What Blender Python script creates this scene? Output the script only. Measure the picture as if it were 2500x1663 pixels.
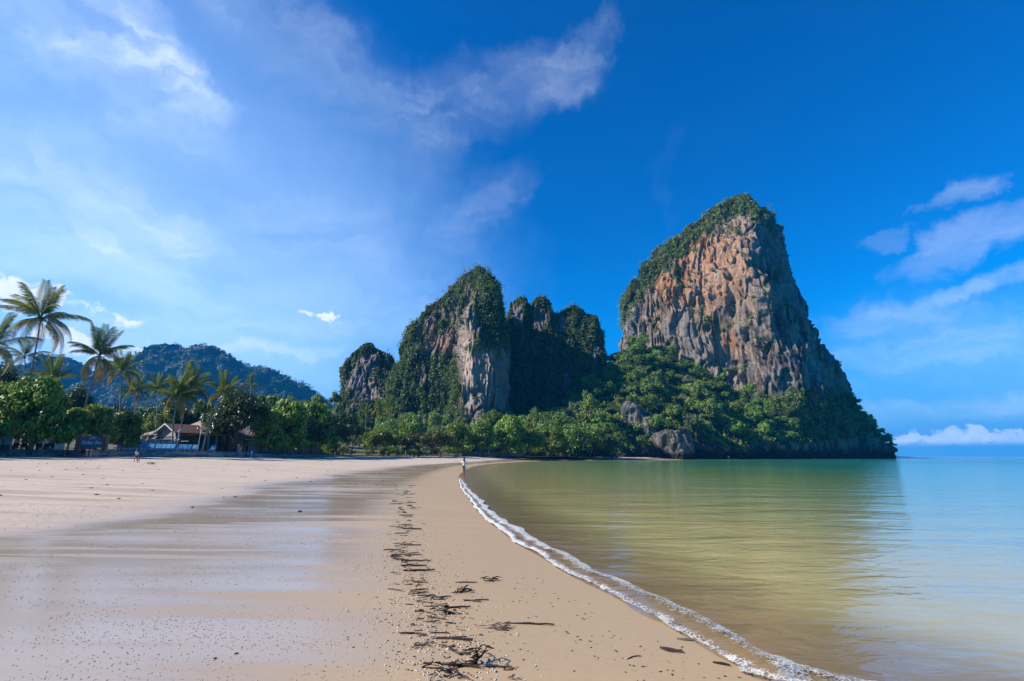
import bpy, math, random
import numpy as np
from mathutils import Vector, Matrix

# ------------------------------------------------------------------ camera, sky, sun, exposure
for o in list(bpy.data.objects):
    bpy.data.objects.remove(o)
SC = bpy.context.scene
COL = SC.collection
F, CX, CY, HOR, CAMZ = 1240.0, 1250.0, 831.5, 1114.5, 1.75
PITCH = math.atan((HOR - CY) / F)
cp, sp = math.cos(PITCH), math.sin(PITCH)
cam = bpy.data.cameras.new('camera')
cam.sensor_width = 36.0
cam.lens = F / 2500 * 36
cam.clip_start, cam.clip_end = 0.1, 20000
camo = bpy.data.objects.new('camera', cam)
COL.objects.link(camo)
camo.location = (0, 0, CAMZ)
camo.rotation_euler = (math.pi / 2 + PITCH, 0, 0)
SC.camera = camo

SUN_AZ = math.radians(-100)      # measured from the view axis, negative is to the left
SUN_EL = math.radians(35)
SKY_STRENGTH = 0.115
SUN_STRENGTH = 5.0
EXPOSURE = 0.62

SC.render.engine = 'CYCLES'
SC.view_settings.view_transform = 'Standard'
SC.view_settings.look = 'None'
SC.view_settings.exposure = EXPOSURE
SC.view_settings.gamma = 1
SC.view_settings.use_curve_mapping = False
cy = SC.cycles
cy.max_bounces, cy.diffuse_bounces, cy.glossy_bounces = 6, 2, 3
cy.transmission_bounces, cy.transparent_max_bounces, cy.volume_bounces = 3, 10, 0
cy.use_denoising = True
cy.use_adaptive_sampling = False
cy.sample_clamp_indirect = 4.0
cy.caustics_reflective = cy.caustics_refractive = False


def nd(nt, typ, props=None, **ins):
    n = nt.nodes.new(typ)
    for k, v in (props or {}).items():
        setattr(n, k, v)
    for k, v in ins.items():
        key = int(k[1:]) if k[0] == 'i' and k[1:].isdigit() else k.replace('_', ' ')
        s = n.inputs[key]
        if isinstance(v, bpy.types.NodeSocket):
            nt.links.new(v, s)
        elif isinstance(v, bpy.types.Node):
            nt.links.new(v.outputs[0], s)
        else:
            if s.type == 'RGBA' and len(v) == 3:
                v = (*v, 1)
            s.default_value = v
    return n


def mth(nt, op, a, b=0.0, c=0.0, clamp=False):
    n = nd(nt, 'ShaderNodeMath', {'operation': op, 'use_clamp': clamp}, i0=a, i1=b, i2=c)
    return n.outputs[0]


def mixc(nt, f, a, b, mode='MIX'):
    n = nd(nt, 'ShaderNodeMix', {'data_type': 'RGBA', 'blend_type': mode, 'clamp_factor': True}, i0=f, i6=a, i7=b)
    return n.outputs[2]


def ramp(nt, f, stops, interp='LINEAR'):
    n = nt.nodes.new('ShaderNodeValToRGB')
    cr = n.color_ramp
    cr.interpolation = interp
    while len(cr.elements) < len(stops):
        cr.elements.new(0.5)
    for e, (p, c) in zip(cr.elements, stops):
        e.position = p
        e.color = (*c, 1) if isinstance(c, (tuple, list)) else (c, c, c, 1)
    nt.links.new(f, n.inputs[0])
    return n.outputs[0]


def sstep(nt, v, a, b, lo=0.0, hi=1.0):
    n = nd(nt, 'ShaderNodeMapRange', {'interpolation_type': 'SMOOTHSTEP'}, i0=v, i1=a, i2=b, i3=lo, i4=hi)
    return n.outputs[0]


def ray(px, py):
    x, y = (px - CX) / F, (CY - py) / F
    return np.array((x, cp - y * sp, sp + y * cp))


def at(px, py, Y):
    d = ray(px, py)
    t = Y / d[1]
    return np.array((d[0] * t, Y, CAMZ + d[2] * t))


def ground(px, py, z=0.0):
    d = ray(px, py)
    t = (z - CAMZ) / d[2]
    return np.array((d[0] * t, d[1] * t, z))


def proj(P):
    """world points (n,3) -> photo pixels"""
    x, y, z = P[:, 0], P[:, 1], P[:, 2] - CAMZ
    dep = np.maximum(y * cp + z * sp, 0.01)
    up = -y * sp + z * cp
    return CX + F * x / dep, CY - F * up / dep


def azel(px, py):
    d = ray(px, py)
    return math.atan2(d[0], d[1]), math.atan2(d[2], math.hypot(d[0], d[1]))


def build_world():
    w = bpy.data.worlds.new('World')
    SC.world = w
    w.use_nodes = True
    nt = w.node_tree
    nt.nodes.clear()
    sky = nd(nt, 'ShaderNodeTexSky', {'sky_type': 'NISHITA', 'sun_disc': False, 'sun_elevation': SUN_EL,
                                      'sun_rotation': SUN_AZ, 'altitude': 0, 'air_density': 1.0,
                                      'dust_density': 0.0, 'ozone_density': 3.0})
    hs = nd(nt, 'ShaderNodeHueSaturation', Hue=0.513, Saturation=2.5, Value=1.0, Color=sky.outputs[0])
    tc = nd(nt, 'ShaderNodeTexCoord')
    sep = nd(nt, 'ShaderNodeSeparateXYZ', i0=tc.outputs['Generated'])
    X, Y, Z = sep.outputs
    az = mth(nt, 'ARCTAN2', X, Y)
    el = mth(nt, 'ARCTAN2', Z, mth(nt, 'SQRT', mth(nt, 'ADD', mth(nt, 'MULTIPLY', X, X), mth(nt, 'MULTIPLY', Y, Y))))

    # the band of sky next to the horizon stays a clear mid blue all the way round
    k = 1.0 / SKY_STRENGTH
    el0 = el
    hs = nd(nt, 'ShaderNodeMix', {'data_type': 'RGBA', 'blend_type': 'MULTIPLY'}, i0=1.0, i6=hs.outputs[0], i7=mixc(nt, sstep(nt, el, .0, .26), (.20, .50, .86), (1, 1, 1)))
    hs = nd(nt, 'ShaderNodeMix', {'data_type': 'RGBA'}, i0=sstep(nt, el, .0, .17), i6=(.035 * k, .215 * k, .40 * k, 1), i7=hs.outputs[2])
    c0 = nd(nt, 'ShaderNodeCombineXYZ', X=az, Y=el, Z=0.0)
    wn = nd(nt, 'ShaderNodeTexNoise', Vector=c0.outputs[0], Scale=9.0, Detail=7.0, Roughness=.62)
    ws = nd(nt, 'ShaderNodeSeparateXYZ', i0=wn.outputs['Color'])
    az = mth(nt, 'MULTIPLY_ADD', mth(nt, 'SUBTRACT', ws.outputs[0], .5), .20, az)
    el = mth(nt, 'MULTIPLY_ADD', mth(nt, 'SUBTRACT', ws.outputs[1], .5), .11, el)

    def blob(px, py, a, b, deg, k):
        a0, e0 = azel(px, py)
        da, de = mth(nt, 'SUBTRACT', az, a0), mth(nt, 'SUBTRACT', el, e0)
        c, s = math.cos(math.radians(deg)), math.sin(math.radians(deg))
        p = mth(nt, 'MULTIPLY_ADD', da, c / a, mth(nt, 'MULTIPLY', de, s / a))
        q = mth(nt, 'MULTIPLY_ADD', da, -s / b, mth(nt, 'MULTIPLY', de, c / b))
        r = mth(nt, 'MULTIPLY_ADD', p, p, mth(nt, 'MULTIPLY', q, q))
        return mth(nt, 'MULTIPLY', sstep(nt, r, 1.0, 0.0), k)

    def add(lst):
        s = lst[0]
        for t in lst[1:]:
            s = mth(nt, 'ADD', s, t)
        return s
    # ice cloud wisps, fixed in the sky
    cir = add([
        blob(290, 140, .24, .105, -22, 0.9), blob(430, 190, .13, .05, -20, 0.6), blob(160, 90, .12, .09, 20, .4),
        blob(720, 90, .24, .085, -12, .42), blob(1150, 245, .34, .085, 8, .34), blob(1400, 170, .15, .06, 35, .28),
        blob(1080, 300, .14, .09, 60, .3),
        blob(250, 480, .3, .05, -14, .35), blob(225, 565, .07, .018, -32, .55), blob(60, 620, .75, .30, 0, .2),
        blob(500, 620, .6, .2, 0, .2), blob(1180, 500, .16, .06, 35, .28),
        blob(2370, 585, .12, .04, 12, .5), blob(2330, 482, .06, .022, 8, .3), blob(2440, 680, .1, .02, 5, .6),
        blob(2160, 585, .05, .015, 5, .15), blob(2180, 770, .12, .04, 0, .35), blob(2300, 900, .3, .15, 0, .3),
        blob(2330, 1000, .3, .03, 0, .7), blob(2260, 850, .26, .03, 5, .4), blob(860, 800, .22, .03, 3, .35),
        blob(520, 850, .3, .015, 2, .3), blob(700, 850, .2, .014, 3, .5), blob(980, 780, .2, .05, 10, .35), blob(150, 470, .25, .08, -15, .3),
        blob(1630, 430, .1, .03, 80, .03)])
    comb = nd(nt, 'ShaderNodeCombineXYZ', X=az, Y=el, Z=0.0)
    mp = nd(nt, 'ShaderNodeMapping', Vector=comb.outputs[0], Rotation=(0, 0, math.radians(14)), Scale=(2.2, 6.0, 1))
    n1 = nd(nt, 'ShaderNodeTexNoise', {'noise_dimensions': '3D'}, Vector=mp.outputs[0], Scale=1.3, Detail=7.0, Roughness=0.55, Distortion=0.5)
    mp2 = nd(nt, 'ShaderNodeMapping', Vector=comb.outputs[0], Rotation=(0, 0, math.radians(-25)), Scale=(5, 10.0, 1))
    n2 = nd(nt, 'ShaderNodeTexNoise', Vector=mp2.outputs[0], Scale=2.0, Detail=9.0, Roughness=0.62, Distortion=.7)
    tex = mth(nt, 'MULTIPLY', sstep(nt, n1.outputs[0], .34, .72), mth(nt, 'MULTIPLY_ADD', sstep(nt, n2.outputs[0], .32, .74), 1.0, .25))
    soft = sstep(nt, n1.outputs[0], .3, .75)
    cirmask = mth(nt, 'MULTIPLY', mth(nt, 'ADD', cir, .004), mth(nt, 'MULTIPLY_ADD', tex, .55, mth(nt, 'MULTIPLY_ADD', soft, .30, .10)), clamp=True)
    # small heaped clouds above the horizon
    cum = add([blob(2265, 1080, .11, .02, 0, 1.0), blob(2440, 1083, .10, .017, 0, .95), blob(30, 715, .075, .032, -15, .7), blob(255, 775, .07, .018, -15, .5),
               blob(305, 872, .10, .026, 0, .8), blob(190, 855, .06, .02, 0, .7), blob(800, 764, .035, .014, -6, .62), blob(740, 755, .02, .008, 0, .6)])
    n3 = nd(nt, 'ShaderNodeTexNoise', Vector=nd(nt, 'ShaderNodeMapping', Vector=comb.outputs[0], Scale=(34, 60, 1)).outputs[0],
            Scale=1.0, Detail=7.0, Roughness=.55, Distortion=.2)
    cummask = sstep(nt, mth(nt, 'MULTIPLY', mth(nt, 'MINIMUM', cum, .8), sstep(nt, n3.outputs[0], .25, .65)), .10, .52)
    cummask = mth(nt, 'MULTIPLY', cummask, sstep(nt, el0, .013, .024))
    k = 1.0 / SKY_STRENGTH
    veil = add([blob(-220, 560, 1.02, .62, 0, .46), blob(200, 820, .85, .26, 0, .16), blob(2450, 960, .6, .16, 0, .10)])
    veil = mth(nt, 'MULTIPLY', veil, mth(nt, 'MULTIPLY_ADD', n1.outputs[0], .7, .6))
    hsky = mixc(nt, veil, hs.outputs[2], (.42 * k, .66 * k, 1.0 * k))
    col = mixc(nt, mth(nt, 'MULTIPLY', cirmask, .62), hsky, (.72 * k, .80 * k, .89 * k))
    col = mixc(nt, mth(nt, 'MULTIPLY', cummask, .8), col, mixc(nt, sstep(nt, n3.outputs[0], .3, .65), (.46 * k, .58 * k, .74 * k), (.74 * k, .79 * k, .85 * k)))
    bg = nd(nt, 'ShaderNodeBackground', Color=col, Strength=SKY_STRENGTH)
    out = nd(nt, 'ShaderNodeOutputWorld')
    nt.links.new(bg.outputs[0], out.inputs[0])


build_world()
sl = bpy.data.lights.new('sun', 'SUN')
sl.energy = SUN_STRENGTH
sl.angle = math.radians(0.53)
sl.color = (1.0, 0.93, 0.82)
so = bpy.data.objects.new('sun', sl)
COL.objects.link(so)
sdir = Vector((math.sin(SUN_AZ) * math.cos(SUN_EL), math.cos(SUN_AZ) * math.cos(SUN_EL), math.sin(SUN_EL)))
so.rotation_euler = sdir.to_track_quat('Z', 'Y').to_euler()
so.location = (-300, 0, 400)

# ------------------------------------------------------------------ helpers
RNG = np.random.default_rng(11)
R = random.Random(7)
_perm = np.random.default_rng(5).permutation(256)
_perm = np.concatenate([_perm, _perm, _perm])
_g = np.array([(1, 1, 0), (-1, 1, 0), (1, -1, 0), (-1, -1, 0), (1, 0, 1), (-1, 0, 1), (1, 0, -1), (-1, 0, -1),
               (0, 1, 1), (0, -1, 1), (0, 1, -1), (0, -1, -1), (1, 1, 0), (-1, 1, 0), (0, -1, 1), (0, -1, -1)], float)


def noise(x, y, z):
    x, y, z = np.broadcast_arrays(np.asarray(x, float), np.asarray(y, float), np.asarray(z, float))
    xi, yi, zi = np.floor(x).astype(int), np.floor(y).astype(int), np.floor(z).astype(int)
    xf, yf, zf = x - xi, y - yi, z - zi
    xi, yi, zi = xi & 255, yi & 255, zi & 255
    u, v, w = (t * t * t * (t * (t * 6 - 15) + 10) for t in (xf, yf, zf))

    def gr(a, b, c):
        h = _perm[_perm[_perm[xi + a] + yi + b] + zi + c] & 15
        g = _g[h]
        return g[..., 0] * (xf - a) + g[..., 1] * (yf - b) + g[..., 2] * (zf - c)
    x00 = gr(0, 0, 0) * (1 - u) + gr(1, 0, 0) * u
    x10 = gr(0, 1, 0) * (1 - u) + gr(1, 1, 0) * u
    x01 = gr(0, 0, 1) * (1 - u) + gr(1, 0, 1) * u
    x11 = gr(0, 1, 1) * (1 - u) + gr(1, 1, 1) * u
    return (x00 * (1 - v) + x10 * v) * (1 - w) + (x01 * (1 - v) + x11 * v) * w


def fbm(x, y, z, o=4, g=.5):
    s, a = 0, 1.0
    for i in range(o):
        s = s + a * noise(np.asarray(x) * 2 ** i + 17.3 * i, np.asarray(y) * 2 ** i + 5.1 * i, np.asarray(z) * 2 ** i + 9.7 * i)
        a *= g
    return s


def ridged(x, y, z, o=3):
    s, a = 0, 1.0
    for i in range(o):
        s = s + a * (1 - 2 * np.abs(noise(np.asarray(x) * 2 ** i + 3.3 * i, np.asarray(y) * 2 ** i + 7.7 * i, np.asarray(z) * 2 ** i)))
        a *= .5
    return s


def ss(x, a, b):
    t = np.clip((x - a) / (b - a), 0, 1)
    return t * t * (3 - 2 * t)


def mesh_np(name, V, Fc, mats=(), smooth=False, attrs=None, mi=None):
    V = np.asarray(V, np.float32)
    Fc = np.asarray(Fc, np.int32)
    me = bpy.data.meshes.new(name)
    n, k = Fc.shape
    me.vertices.add(len(V))
    me.vertices.foreach_set('co', V.ravel())
    me.loops.add(n * k)
    me.loops.foreach_set('vertex_index', Fc.ravel())
    me.polygons.add(n)
    me.polygons.foreach_set('loop_start', np.arange(n, dtype=np.int32) * k)
    me.polygons.foreach_set('loop_total', np.full(n, k, np.int32))
    if smooth:
        me.polygons.foreach_set('use_smooth', np.ones(n, bool))
    for m in mats:
        me.materials.append(m)
    if mi is not None:
        me.polygons.foreach_set('material_index', np.asarray(mi, np.int32))
    for a, v in (attrs or {}).items():
        at_ = me.attributes.new(a, 'FLOAT', 'POINT')
        at_.data.foreach_set('value', np.asarray(v, np.float32))
    me.update(calc_edges=True)
    me.validate()
    return me


def grid_faces(nu, nv):
    i, j = np.meshgrid(np.arange(nu - 1), np.arange(nv - 1), indexing='ij')
    a = (i * nv + j).ravel()
    return np.stack([a, a + nv, a + nv + 1, a + 1], 1)


def link(name, me, parent=None, loc=None, rot=None, scale=None):
    o = bpy.data.objects.new(name, me)
    COL.objects.link(o)
    if parent is not None:
        o.parent = parent
    if loc is not None:
        o.location = tuple(float(c) for c in loc)
    if rot is not None:
        o.rotation_euler = rot
    if scale is not None:
        o.scale = scale if hasattr(scale, '__len__') else (scale,) * 3
    return o


def tag(o, label=None, cat=None, group=None, kind=None):
    for k, v in (('label', label), ('category', cat), ('group', group), ('kind', kind)):
        if v:
            o[k] = v
    return o


def thing(name, label, cat, loc=(0, 0, 0), rotz=0.0, group=None):
    o = link(name, None, None, loc, (0, 0, rotz))
    return tag(o, label, cat, group)


class MB:
    """collects boxes, bars and tubes and links them as ONE mesh"""

    def __init__(s):
        s.v, s.f, s.n = [], [], 0

    def add(s, V, Fs):
        s.v.extend([tuple(map(float, p)) for p in V])
        s.f.extend([tuple(i + s.n for i in q) for q in Fs])
        s.n += len(V)
        return s

    def box(s, c, d, rot=None):
        d = np.array(d) / 2
        V = np.array([(x, y, z) for x in (-1, 1) for y in (-1, 1) for z in (-1, 1)], float) * d
        if rot is not None:
            V = np.array([rot @ Vector(p) for p in V])
        V = V + np.array(c)
        return s.add(V, [(0, 1, 3, 2), (4, 6, 7, 5), (0, 4, 5, 1), (2, 3, 7, 6), (0, 2, 6, 4), (1, 5, 7, 3)])

    def prism(s, poly, h):
        """poly: list of 3d points (planar), extruded by vector h"""
        n = len(poly)
        P = [np.array(p, float) for p in poly]
        h = np.array(h, float)
        V = P + [p + h for p in P]
        return s.add(V, [tuple(range(n))[::-1], tuple(range(n, 2 * n))] + [(i, (i + 1) % n, (i + 1) % n + n, i + n) for i in range(n)])

    def tube(s, pts, rad, seg=8, caps=True):
        pts = [Vector(tuple(map(float, p))) for p in pts]
        if not hasattr(rad, '__len__'):
            rad = [rad] * len(pts)
        V = []
        for i, p in enumerate(pts):
            d = (pts[min(i + 1, len(pts) - 1)] - pts[max(i - 1, 0)]).normalized()
            a = Vector((0, 0, 1)) if abs(d.z) < .9 else Vector((1, 0, 0))
            u = d.cross(a).normalized()
            w = d.cross(u)
            for k in range(seg):
                t = 2 * math.pi * k / seg
                V.append(p + (u * math.cos(t) + w * math.sin(t)) * rad[i])
        Fs = [(i * seg + k, i * seg + (k + 1) % seg, (i + 1) * seg + (k + 1) % seg, (i + 1) * seg + k)
              for i in range(len(pts) - 1) for k in range(seg)]
        if caps:
            Fs += [tuple(range(seg))[::-1], tuple((len(pts) - 1) * seg + k for k in range(seg))]
        return s.add(V, Fs)

    def mesh(s, name, m, smooth=False):
        me = bpy.data.meshes.new(name)
        me.from_pydata(s.v, [], s.f)
        if m:
            me.materials.append(m)
        if smooth:
            me.polygons.foreach_set('use_smooth', [True] * len(me.polygons))
        me.update()
        return me

    def build(s, name, m, parent=None, smooth=False, **k):
        return link(name, s.mesh(name, m, smooth), parent, **k)


def copy_tree(o, parent=None):
    c = o.copy()
    COL.objects.link(c)
    c.parent = parent
    for ch in o.children:
        copy_tree(ch, c)
    return c


# ------------------------------------------------------------------ materials
def new_mat(name):
    m = bpy.data.materials.new(name)
    m.use_nodes = True
    m.node_tree.nodes.clear()
    return m, m.node_tree


def finish(nt, sh):
    out = nd(nt, 'ShaderNodeOutputMaterial')
    nt.links.new(sh, out.inputs[0])


def simple(name, col, rough=.7, var=.15, scale=6.0, metal=0.0, bump=0.0, spec=.3):
    m, nt = new_mat(name)
    tc = nd(nt, 'ShaderNodeTexCoord')
    n = nd(nt, 'ShaderNodeTexNoise', Vector=tc.outputs['Object'], Scale=scale, Detail=5.0, Roughness=.6)
    c = mixc(nt, n.outputs[0], tuple(x * (1 - var) for x in col), tuple(min(1, x * (1 + var)) for x in col))
    b = nd(nt, 'ShaderNodeBsdfPrincipled', Base_Color=c, Roughness=rough, Metallic=metal)
    b.inputs['Specular IOR Level'].default_value = spec
    if bump:
        bp = nd(nt, 'ShaderNodeBump', Strength=bump, Distance=.03, Height=n.outputs[0])
        nt.links.new(bp.outputs[0], b.inputs['Normal'])
    finish(nt, b.outputs[0])
    return m


def foliage_mat(name, dark, light, yellow=(.16, .15, .02), ymix=.15, trans=.28, rough=.5, nscale=.25, spec=.35):
    m, nt = new_mat(name)
    oi = nd(nt, 'ShaderNodeObjectInfo')
    ge = nd(nt, 'ShaderNodeNewGeometry')
    tc = nd(nt, 'ShaderNodeTexCoord')
    n = nd(nt, 'ShaderNodeTexNoise', Vector=tc.outputs['Object'], Scale=nscale, Detail=3.0)
    f = mth(nt, 'ADD', mth(nt, 'MULTIPLY', ge.outputs['Random Per Island'], .55), mth(nt, 'MULTIPLY_ADD', n.outputs[0], .7, -.1))
    c = mixc(nt, f, dark, light)
    yv = mth(nt, 'MULTIPLY', sstep(nt, oi.outputs['Random'], .45, 1.0), ymix * 2.2)
    yv = mth(nt, 'ADD', yv, mth(nt, 'MULTIPLY', mth(nt, 'GREATER_THAN', ge.outputs['Random Per Island'], .93), ymix))
    c = mixc(nt, yv, c, yellow)
    v = mth(nt, 'MULTIPLY_ADD', mth(nt, 'FRACT', mth(nt, 'MULTIPLY', oi.outputs['Random'], 7.31)), .6, .75)
    c = nd(nt, 'ShaderNodeHueSaturation', Value=v, Color=c).outputs[0]
    b = nd(nt, 'ShaderNodeBsdfPrincipled', Base_Color=c, Roughness=rough)
    b.inputs['Specular IOR Level'].default_value = spec
    t = nd(nt, 'ShaderNodeBsdfTranslucent', Color=mixc(nt, .35, c, yellow))
    mx = nd(nt, 'ShaderNodeMixShader', i0=trans, i1=b.outputs[0], i2=t.outputs[0])
    finish(nt, mx.outputs[0])
    return m


def rock_mat(name):
    m, nt = new_mat(name)
    ge = nd(nt, 'ShaderNodeNewGeometry')
    pos = ge.outputs['Position']
    st = nd(nt, 'ShaderNodeTexNoise', Vector=nd(nt, 'ShaderNodeMapping', Vector=pos, Scale=(.33, .33, .025)).outputs[0], Scale=1.0, Detail=6.0, Roughness=.65, Distortion=.4)
    fi = nd(nt, 'ShaderNodeTexNoise', Vector=nd(nt, 'ShaderNodeMapping', Vector=pos, Scale=(.5, .5, .2)).outputs[0], Scale=1.0, Detail=8.0, Roughness=.7)
    big = nd(nt, 'ShaderNodeTexNoise', Vector=pos, Scale=.04, Detail=4.0)
    A = lambda a: nd(nt, 'ShaderNodeAttribute', {'attribute_name': a}).outputs['Fac']
    wide = nd(nt, 'ShaderNodeTexNoise', Vector=nd(nt, 'ShaderNodeMapping', Vector=pos, Scale=(.13, .13, .012)).outputs[0], Scale=1.0, Detail=5.0, Roughness=.6, Distortion=.8)
    c = mixc(nt, sstep(nt, fi.outputs[0], .3, .7), (.15, .15, .155), (.42, .40, .38))
    c = mixc(nt, mth(nt, 'MULTIPLY', A('tan'), sstep(nt, fi.outputs[0], .2, .55)), c, (.62, .42, .28))
    oc = mixc(nt, fi.outputs[0], (.60, .19, .05), (.82, .40, .16))
    c = mixc(nt, mth(nt, 'MULTIPLY', A('orange'), sstep(nt, st.outputs[0], .25, .55)), c, oc)
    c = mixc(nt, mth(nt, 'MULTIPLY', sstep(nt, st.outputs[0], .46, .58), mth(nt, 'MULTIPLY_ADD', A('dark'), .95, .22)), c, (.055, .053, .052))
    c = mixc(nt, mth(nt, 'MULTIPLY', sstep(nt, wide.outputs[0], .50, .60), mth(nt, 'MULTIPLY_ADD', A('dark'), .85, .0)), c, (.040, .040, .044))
    c = mixc(nt, mth(nt, 'MULTIPLY', A('pale'), sstep(nt, st.outputs[0], .3, .6)), c, (.74, .60, .47))
    c = mixc(nt, A('wet'), c, (.028, .026, .023))  # near-black coat: wet rock, plus painted undercut shade on the headland
    gcol = mixc(nt, fi.outputs[0], (.016, .034, .010), (.055, .085, .02))
    c = mixc(nt, A('veg'), c, gcol)
    h = mth(nt, 'ADD', mth(nt, 'MULTIPLY', st.outputs[0], 1.2), fi.outputs[0])
    fx = nd(nt, 'ShaderNodeTexNoise', Vector=nd(nt, 'ShaderNodeMapping', Vector=pos, Scale=(1.3, 1.3, .35)).outputs[0], Scale=1.0, Detail=6.0, Roughness=.7)
    h = mth(nt, 'ADD', h, mth(nt, 'MULTIPLY', fx.outputs[0], .9))
    bp = nd(nt, 'ShaderNodeBump', Strength=1.0, Distance=3.0, Height=h)
    b = nd(nt, 'ShaderNodeBsdfPrincipled', Base_Color=c, Roughness=.88, Normal=bp.outputs[0])
    b.inputs['Specular IOR Level'].default_value = .2
    finish(nt, b.outputs[0])
    return m


def sand_mat():
    m, nt = new_mat('sand')
    ge = nd(nt, 'ShaderNodeNewGeometry')
    pos = ge.outputs['Position']
    A = lambda a: nd(nt, 'ShaderNodeAttribute', {'attribute_name': a}).outputs['Fac']
    d, film = A('shore'), A('film')
    N = lambda sc, s=1.0, det=5.0, ro=.55, di=0.0: nd(nt, 'ShaderNodeTexNoise', Vector=nd(nt, 'ShaderNodeMapping', Vector=pos, Scale=sc).outputs[0], Scale=s, Detail=det, Roughness=ro, Distortion=di).outputs[0]
    grain = N((1, 1, 1), 90, 3, .7)
    fine = N((1, 1, 1), 14, 5, .65)
    streak = N((.16, 1.3, 1), 1.0, 6, .6, .5)
    patch = N((.12, .16, 1), 1.0, 5, .55)
    broad = N((.05, .12, 1), 1.0, 5, .6)
    dry = sstep(nt, mth(nt, 'ADD', d, mth(nt, 'MULTIPLY_ADD', patch, 9, -4.5)), 9.0, 14.0)
    swash = sstep(nt, mth(nt, 'ADD', d, mth(nt, 'MULTIPLY_ADD', streak, 1.6, -.8)), 4.4, 2.0)
    cd = mixc(nt, broad, (.50, .40, .30), (.65, .56, .455))
    cd = mixc(nt, mth(nt, 'MULTIPLY', sstep(nt, mth(nt, 'ADD', streak, mth(nt, 'MULTIPLY_ADD', broad, .5, -.25)), .50, .64), .62), cd, (.40, .275, .18))
    cw = mixc(nt, streak, (.38, .265, .165), (.53, .41, .30))
    cs = mixc(nt, fine, (.46, .315, .165), (.56, .395, .22))
    c = mixc(nt, dry, cw, cd)
    c = mixc(nt, swash, c, cs)
    under = sstep(nt, d, .1, -.6)
    c = mixc(nt, under, c, (.36, .26, .14))
    c = mixc(nt, mth(nt, 'MULTIPLY', grain, .42), c, mixc(nt, .5, c, (.12, .09, .07)))
    wetf = mth(nt, 'MULTIPLY', sstep(nt, mth(nt, 'ADD', streak, mth(nt, 'MULTIPLY_ADD', patch, .5, -.25)), .30, .50), mth(nt, 'SUBTRACT', 1.0, dry))
    wetf = mth(nt, 'MULTIPLY', wetf, mth(nt, 'SUBTRACT', 1.0, mth(nt, 'MULTIPLY', swash, .75)))
    rough = mth(nt, 'SUBTRACT', mth(nt, 'MULTIPLY_ADD', dry, .4, .52), mth(nt, 'MULTIPLY', wetf, .39))
    spec = mth(nt, 'MULTIPLY_ADD', dry, -.42, .5)
    h = mth(nt, 'ADD', mth(nt, 'MULTIPLY', fine, .5), mth(nt, 'MULTIPLY', grain, mth(nt, 'MULTIPLY_ADD', dry, .3, .1)))
    h = mth(nt, 'ADD', h, mth(nt, 'MULTIPLY', streak, .9))
    pit = nd(nt, 'ShaderNodeTexVoronoi', {'feature': 'SMOOTH_F1'}, Vector=nd(nt, 'ShaderNodeMapping', Vector=pos, Scale=(1.0, 1.5, 1)).outputs[0], Scale=1.7, Smoothness=.4)
    trod = mth(nt, 'MULTIPLY', sstep(nt, pit.outputs[0], .34, .08), mth(nt, 'MULTIPLY', dry, sstep(nt, patch, .42, .6)))
    h = mth(nt, 'SUBTRACT', h, mth(nt, 'MULTIPLY', trod, 1.6))
    bst = mth(nt, 'MULTIPLY_ADD', dry, .45, .10)
    bp = nd(nt, 'ShaderNodeBump', Strength=bst, Distance=.04, Height=h)
    b = nd(nt, 'ShaderNodeBsdfPrincipled', Base_Color=c, Roughness=rough, Normal=bp.outputs[0])
    nt.links.new(spec, b.inputs['Specular IOR Level'])
    finish(nt, b.outputs[0])
    return m


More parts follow.
